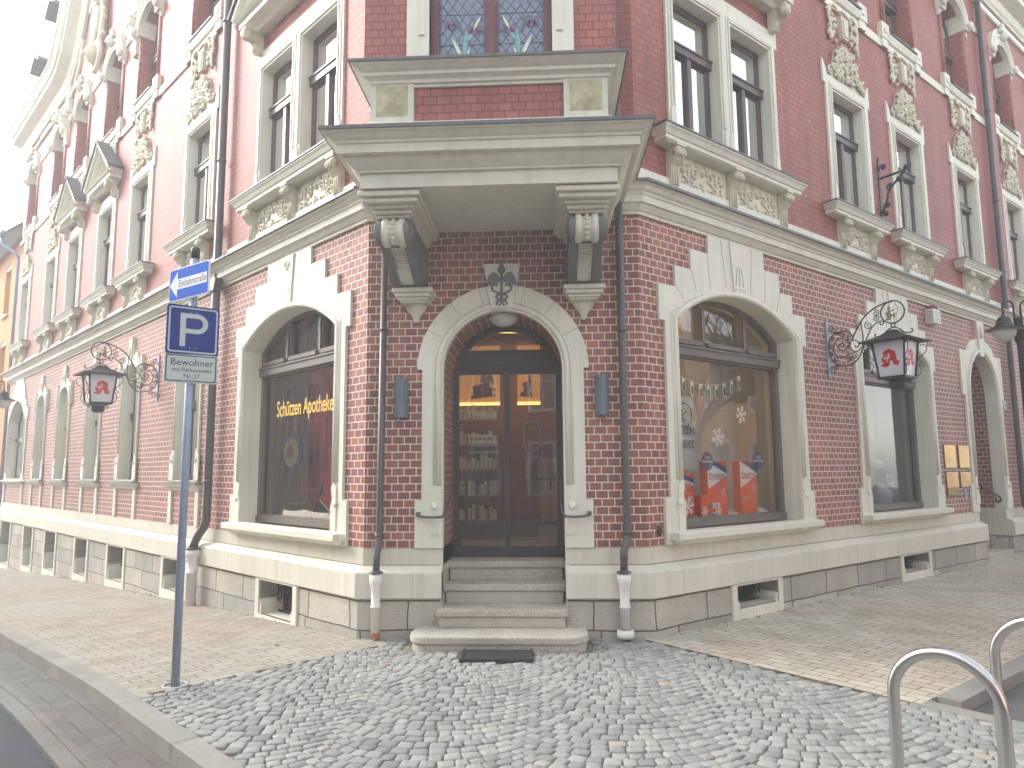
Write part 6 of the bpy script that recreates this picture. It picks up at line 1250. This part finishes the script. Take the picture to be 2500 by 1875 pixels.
# ------------------------------------------------------------------ bicycle stands
def stand(p0, p1, label, zt=.82):
    a = Vector(p0); b = Vector(p1); r_ = (b-a).length/2; c = (a+b)/2; d = (b-a).normalized(); o = empty('bicycle_stand', (c.x, c.y, 0), label=label, cat='bicycle stand', group='bent steel tube bicycle stands')
    pts = [(-d.x*r_, -d.y*r_, z) for z in (-.05, .2, .4, zt-r_)]+[(-d.x*r_*math.cos(t), -d.y*r_*math.cos(t), zt-r_+r_*math.sin(t)) for t in [math.pi*i/20 for i in range(1, 20)]]+[(d.x*r_, d.y*r_, z) for z in (zt-r_, .4, .2, -.05)]
    MB().tube(pts, .0235, 20, up=(d.y, -d.x, 0)).build('tube', 'steel', o)
    for e in (-1, 1): MB().lathe([(.05, .002), (.05, .008), (.026, .010)], (e*d.x*r_, e*d.y*r_, 0), 20).build('foot_plate', 'steel', o)
stand((1.842, -3.80), (2.115, -4.075), 'shiny steel tube hoop standing whole in the lower right of the plaza')
stand((2.62, -3.18), (2.90, -3.46), 'shiny steel tube hoop cut off by the right edge of the picture')

# ------------------------------------------------------------------ street lamps
def street_lamp(x, y, z0, yaw, label, top=3.9):
    o = empty('street_lamp', (x, y, z0), yaw, label=label, cat='street lamp', group='two-armed street lamps with opal globes'); h = top-z0
    MB().lathe([(.075, -.05), (.075, .5), (.06, .55), (.045, 1.0), (.04, h-.62), (.065, h-.60), (.065, h-.45), (.05, h-.42), (.035, h-.40), (.035, h-.30), (.06, h-.27), (.0, h-.24)], n=14).build('post', 'iron', o)
    for e in (-1, 1):
        c = e*.17; MB().tube([(e*(.05), 0, h-.42), (e*.05, 0, h-.12)]+[(e*(.13-.08*math.cos(t)), 0, h-.10+.085*math.sin(t)) for t in [math.pi*i/8 for i in range(0, 9)]]+[(e*.21, 0, h-.25)], .014, 8).build('arm', 'iron', o)
        s_ = MB(); s_.lathe([(.235, -.43), (.24, -.425), (.13, -.39), (.10, -.345), (.085, -.29), (.06, -.25), (.025, -.235), (.02, -.20), (0, -.20)], (e*.21, 0, h), 26); s_.build('shade', 'iron', o)
        MB().lathe([(.0, -.60), (.05, -.592), (.10, -.56), (.135, -.51), (.145, -.45), (.14, -.432), (0, -.43)], (e*.21, 0, h), 22).build('globe', 'globe', o)
        MB().lathe([(.234, -.434), (.14, -.405), (.0, -.40)], (e*.21, 0, h-.0008), 26).build('reflector', 'signg', o)
street_lamp(7.09, 3.27, 0, R(5), 'dark two-armed street lamp with opal globes at the right edge, before the side wall')
street_lamp(-11.25, 7.45, hu(9)-.1, R(0), 'dark street lamp with an opal globe half hidden by the left edge of the picture', 3.55)

# ------------------------------------------------------------------ neighbouring orange house at the far left
nb = empty('orange_house', label='orange rendered house with a zinc gutter beyond the brick house at the far left', cat='house')
def ln(mb, name, mat, u, off=0, z=0, parent=None, **k): return put(mb, name, mat, 'L', u, z, off, parent or nb, **k)
OX0, OX1 = LEND+.12, LEND+14
wins = [(20.2, 1.2, 2.9), (22.6, 1.2, 2.9), (25.2, 1.2, 2.9), (20.2, 3.9, 5.6), (22.6, 3.9, 5.6), (25.2, 3.9, 5.6), (20.2, 6.4, 8.0), (22.6, 6.4, 8.0), (25.2, 6.4, 8.0)]
ln(MB().prism(rect(-OX1, -OX0, -.4, 8.6), .0, .4, [rect(-u-.45, -u+.45, a_, b_) for u, a_, b_ in wins]).box(-OX1, -OX0, .4, 9, -.4, 8.6), 'wall', 'orange', 0, -.05)
ln(MB().box(-OX1, -OX0, -.04, 0, -1.3, -.4), 'base_wall', 'kerb', 0, -.05)
for u, a_, b_ in wins:
    q = ln(MB().box(-.43, .43, .2, .24, a_, b_), 'window', 'frame', u, -.05); MB().add([(-.4, .195, a_+.05), (.4, .195, a_+.05), (.4, .195, b_-.05), (-.4, .195, b_-.05)], [(0, 1, 2, 3)]).build('pane', 'glass', q, fix=False); MB().box(-.5, .5, -.08, .2, a_-.05, a_).build('sill', 'signw', q); MB().box(-.449, .449, .02, .19, b_-.12, b_-.001).build('blind_box', 'signw', q)
ln(MB().add([(-OX1, -.35, 8.6), (-OX0, -.35, 8.6), (-OX0, 3.5, 12.2), (-OX1, 3.5, 12.2), (-OX1, -.35, 8.5), (-OX0, -.35, 8.5), (-OX0, 3.5, 12.1), (-OX1, 3.5, 12.1)], [(0, 1, 2, 3), (4, 7, 6, 5), (0, 4, 5, 1), (1, 5, 6, 2)]), 'roof', 'slate', 0)
ln(MB().tube([(-OX1, -.42, 8.52), (-OX0, -.42, 8.52)], .075, 12), 'gutter', 'galv', 0); ln(MB().tube([(-OX0-.35, -.42, 8.5), (-OX0-.33, -.38, 8.25), (-OX0-.10, -.10, 8.0), (-OX0-.08, .0, 7.8), (-OX0-.08, -.0, -1)], .05, 10), 'downpipe', 'galv', 0)

# ------------------------------------------------------------------ across the street, seen mirrored in the glass
def block(name, c, yaw, w_, h_, mat, label, nx, rows, roofm='slate', z=-.2):
    o = empty(name, (c[0], c[1], z), yaw, label=label, cat='house')
    hs = []; 
    for r_ in range(rows):
        for i in range(nx): x = -w_/2+w_*(i+.5)/nx; hs.append(rect(x-.5, x+.5, 1.0+r_*3.1, 2.75+r_*3.1))
    MB().prism(rect(-w_/2, w_/2, 0, h_), 0, .35, hs).box(-w_/2, w_/2, .9, 8, 0, h_).build('wall', mat, o)
    a = MB(); b = MB()
    for p in hs: x0, x1, z0, z1 = p[0][0], p[1][0], p[0][1], p[2][1]; a.prism(rect(x0-.12, x1+.12, z0-.12, z1+.12), -.05, .0, [rect(x0, x1, z0, z1)]); b.box(x0, x1, .2, .22, z0, z1); a.box((x0+x1)/2-.03, (x0+x1)/2+.03, .17, .19, z0, z1); a.box(x0, x1, .17, .189, z0+1.1, z0+1.16)
    a.build('window_surrounds', 'signw', o); b.build('panes', 'slate', o)
    MB().box(-w_/2-.2, w_/2+.2, -.35, .3, h_, h_+.25).build('cornice', 'signw', o)
    MB().add([(-w_/2-.2, -.35, h_+.25), (w_/2+.2, -.35, h_+.25), (w_/2+.2, 4, h_+2.0), (-w_/2-.2, 4, h_+2.0)], [(0, 1, 2, 3)]).build('roof', roofm, o)
block('red_house', (-2.0, -19), R(180), 20, 8.5, plain('red_render', (150, 78, 60), .9, var=.06), 'red rendered house across the square, seen mirrored in the door glass', 9, 2)
pO = W('R', 12, 11.5); block('ochre_house', (pO.x, pO.y), R(221), 24, 6.3, 'orange', 'ochre house across the right street, seen mirrored in the shop window', 10, 2)
pP = W('L', 17, 12); block('pale_house', (pP.x, pP.y), R(137.3), 48, 8.6, plain('pale_render', (168, 156, 140), .9, var=.05), 'pale brown house across the left street, seen mirrored in the left shop window', 18, 2)
def bare_tree(x, y, label, seed, H=8.5):
    rd = random.Random(seed); o = empty('bare_tree', (x, y, -.15), label=label, cat='tree', group='bare street trees across the road'); t = MB(); c = MB()
    t.tube([(0, 0, -.1), (.03, .02, 1.2), (0, .05, 2.6)], [.20, .16, .13], 10)
    def grow(p, d, l, r_, n):
        q = p+d*l*.5+Vector((rd.uniform(-.1, .1), rd.uniform(-.1, .1), .05))*l; e = p+d*l; c.tube([p, q, e], [r_, r_*.8, r_*.6], 5, cap=False)
        if n:
            for k in range(3 if n > 1 else 4):
                a = rd.uniform(0, 6.28); v = Vector((math.cos(a), math.sin(a), rd.uniform(.1, .8))); grow(e if k else q, (d*.8+v*.65).normalized(), l*rd.uniform(.6, .82), r_*.55, n-1)
    for k in range(5): a = k*1.26+rd.uniform(-.3, .3); grow(Vector((0, .05, 2.5)), Vector((math.cos(a), math.sin(a), rd.uniform(.6, 1.2))).normalized(), H*.2, .075, 4)
    t.build('trunk', 'bark', o); c.build('crown', 'bark', o, fix=False)
bare_tree(9.6, -2.2, 'bare street tree before the ochre house, seen mirrored in the right shop window', 3); bare_tree(13.8, 1.6, 'bare street tree farther along the right street, seen mirrored in the glass', 5)

# ------------------------------------------------------------------ thin pale volume added to imitate milky glare in the lens
hz = N('haze'); hz.t.nodes.remove(hz.b); pv = hz.n('VolumePrincipled'); pv.inputs['Color'].default_value = (.97, .98, 1, 1); pv.inputs['Density'].default_value = .010; pv.inputs['Anisotropy'].default_value = .2; hz.l(pv.outputs[0], hz.out.inputs['Volume'])
M['haze'] = hz.m; tag(MB().box(-62, 62, -62, 62, -4, 17).build('haze', 'haze'), 'thin pale haze over the whole street corner', 'haze', kind='stuff')
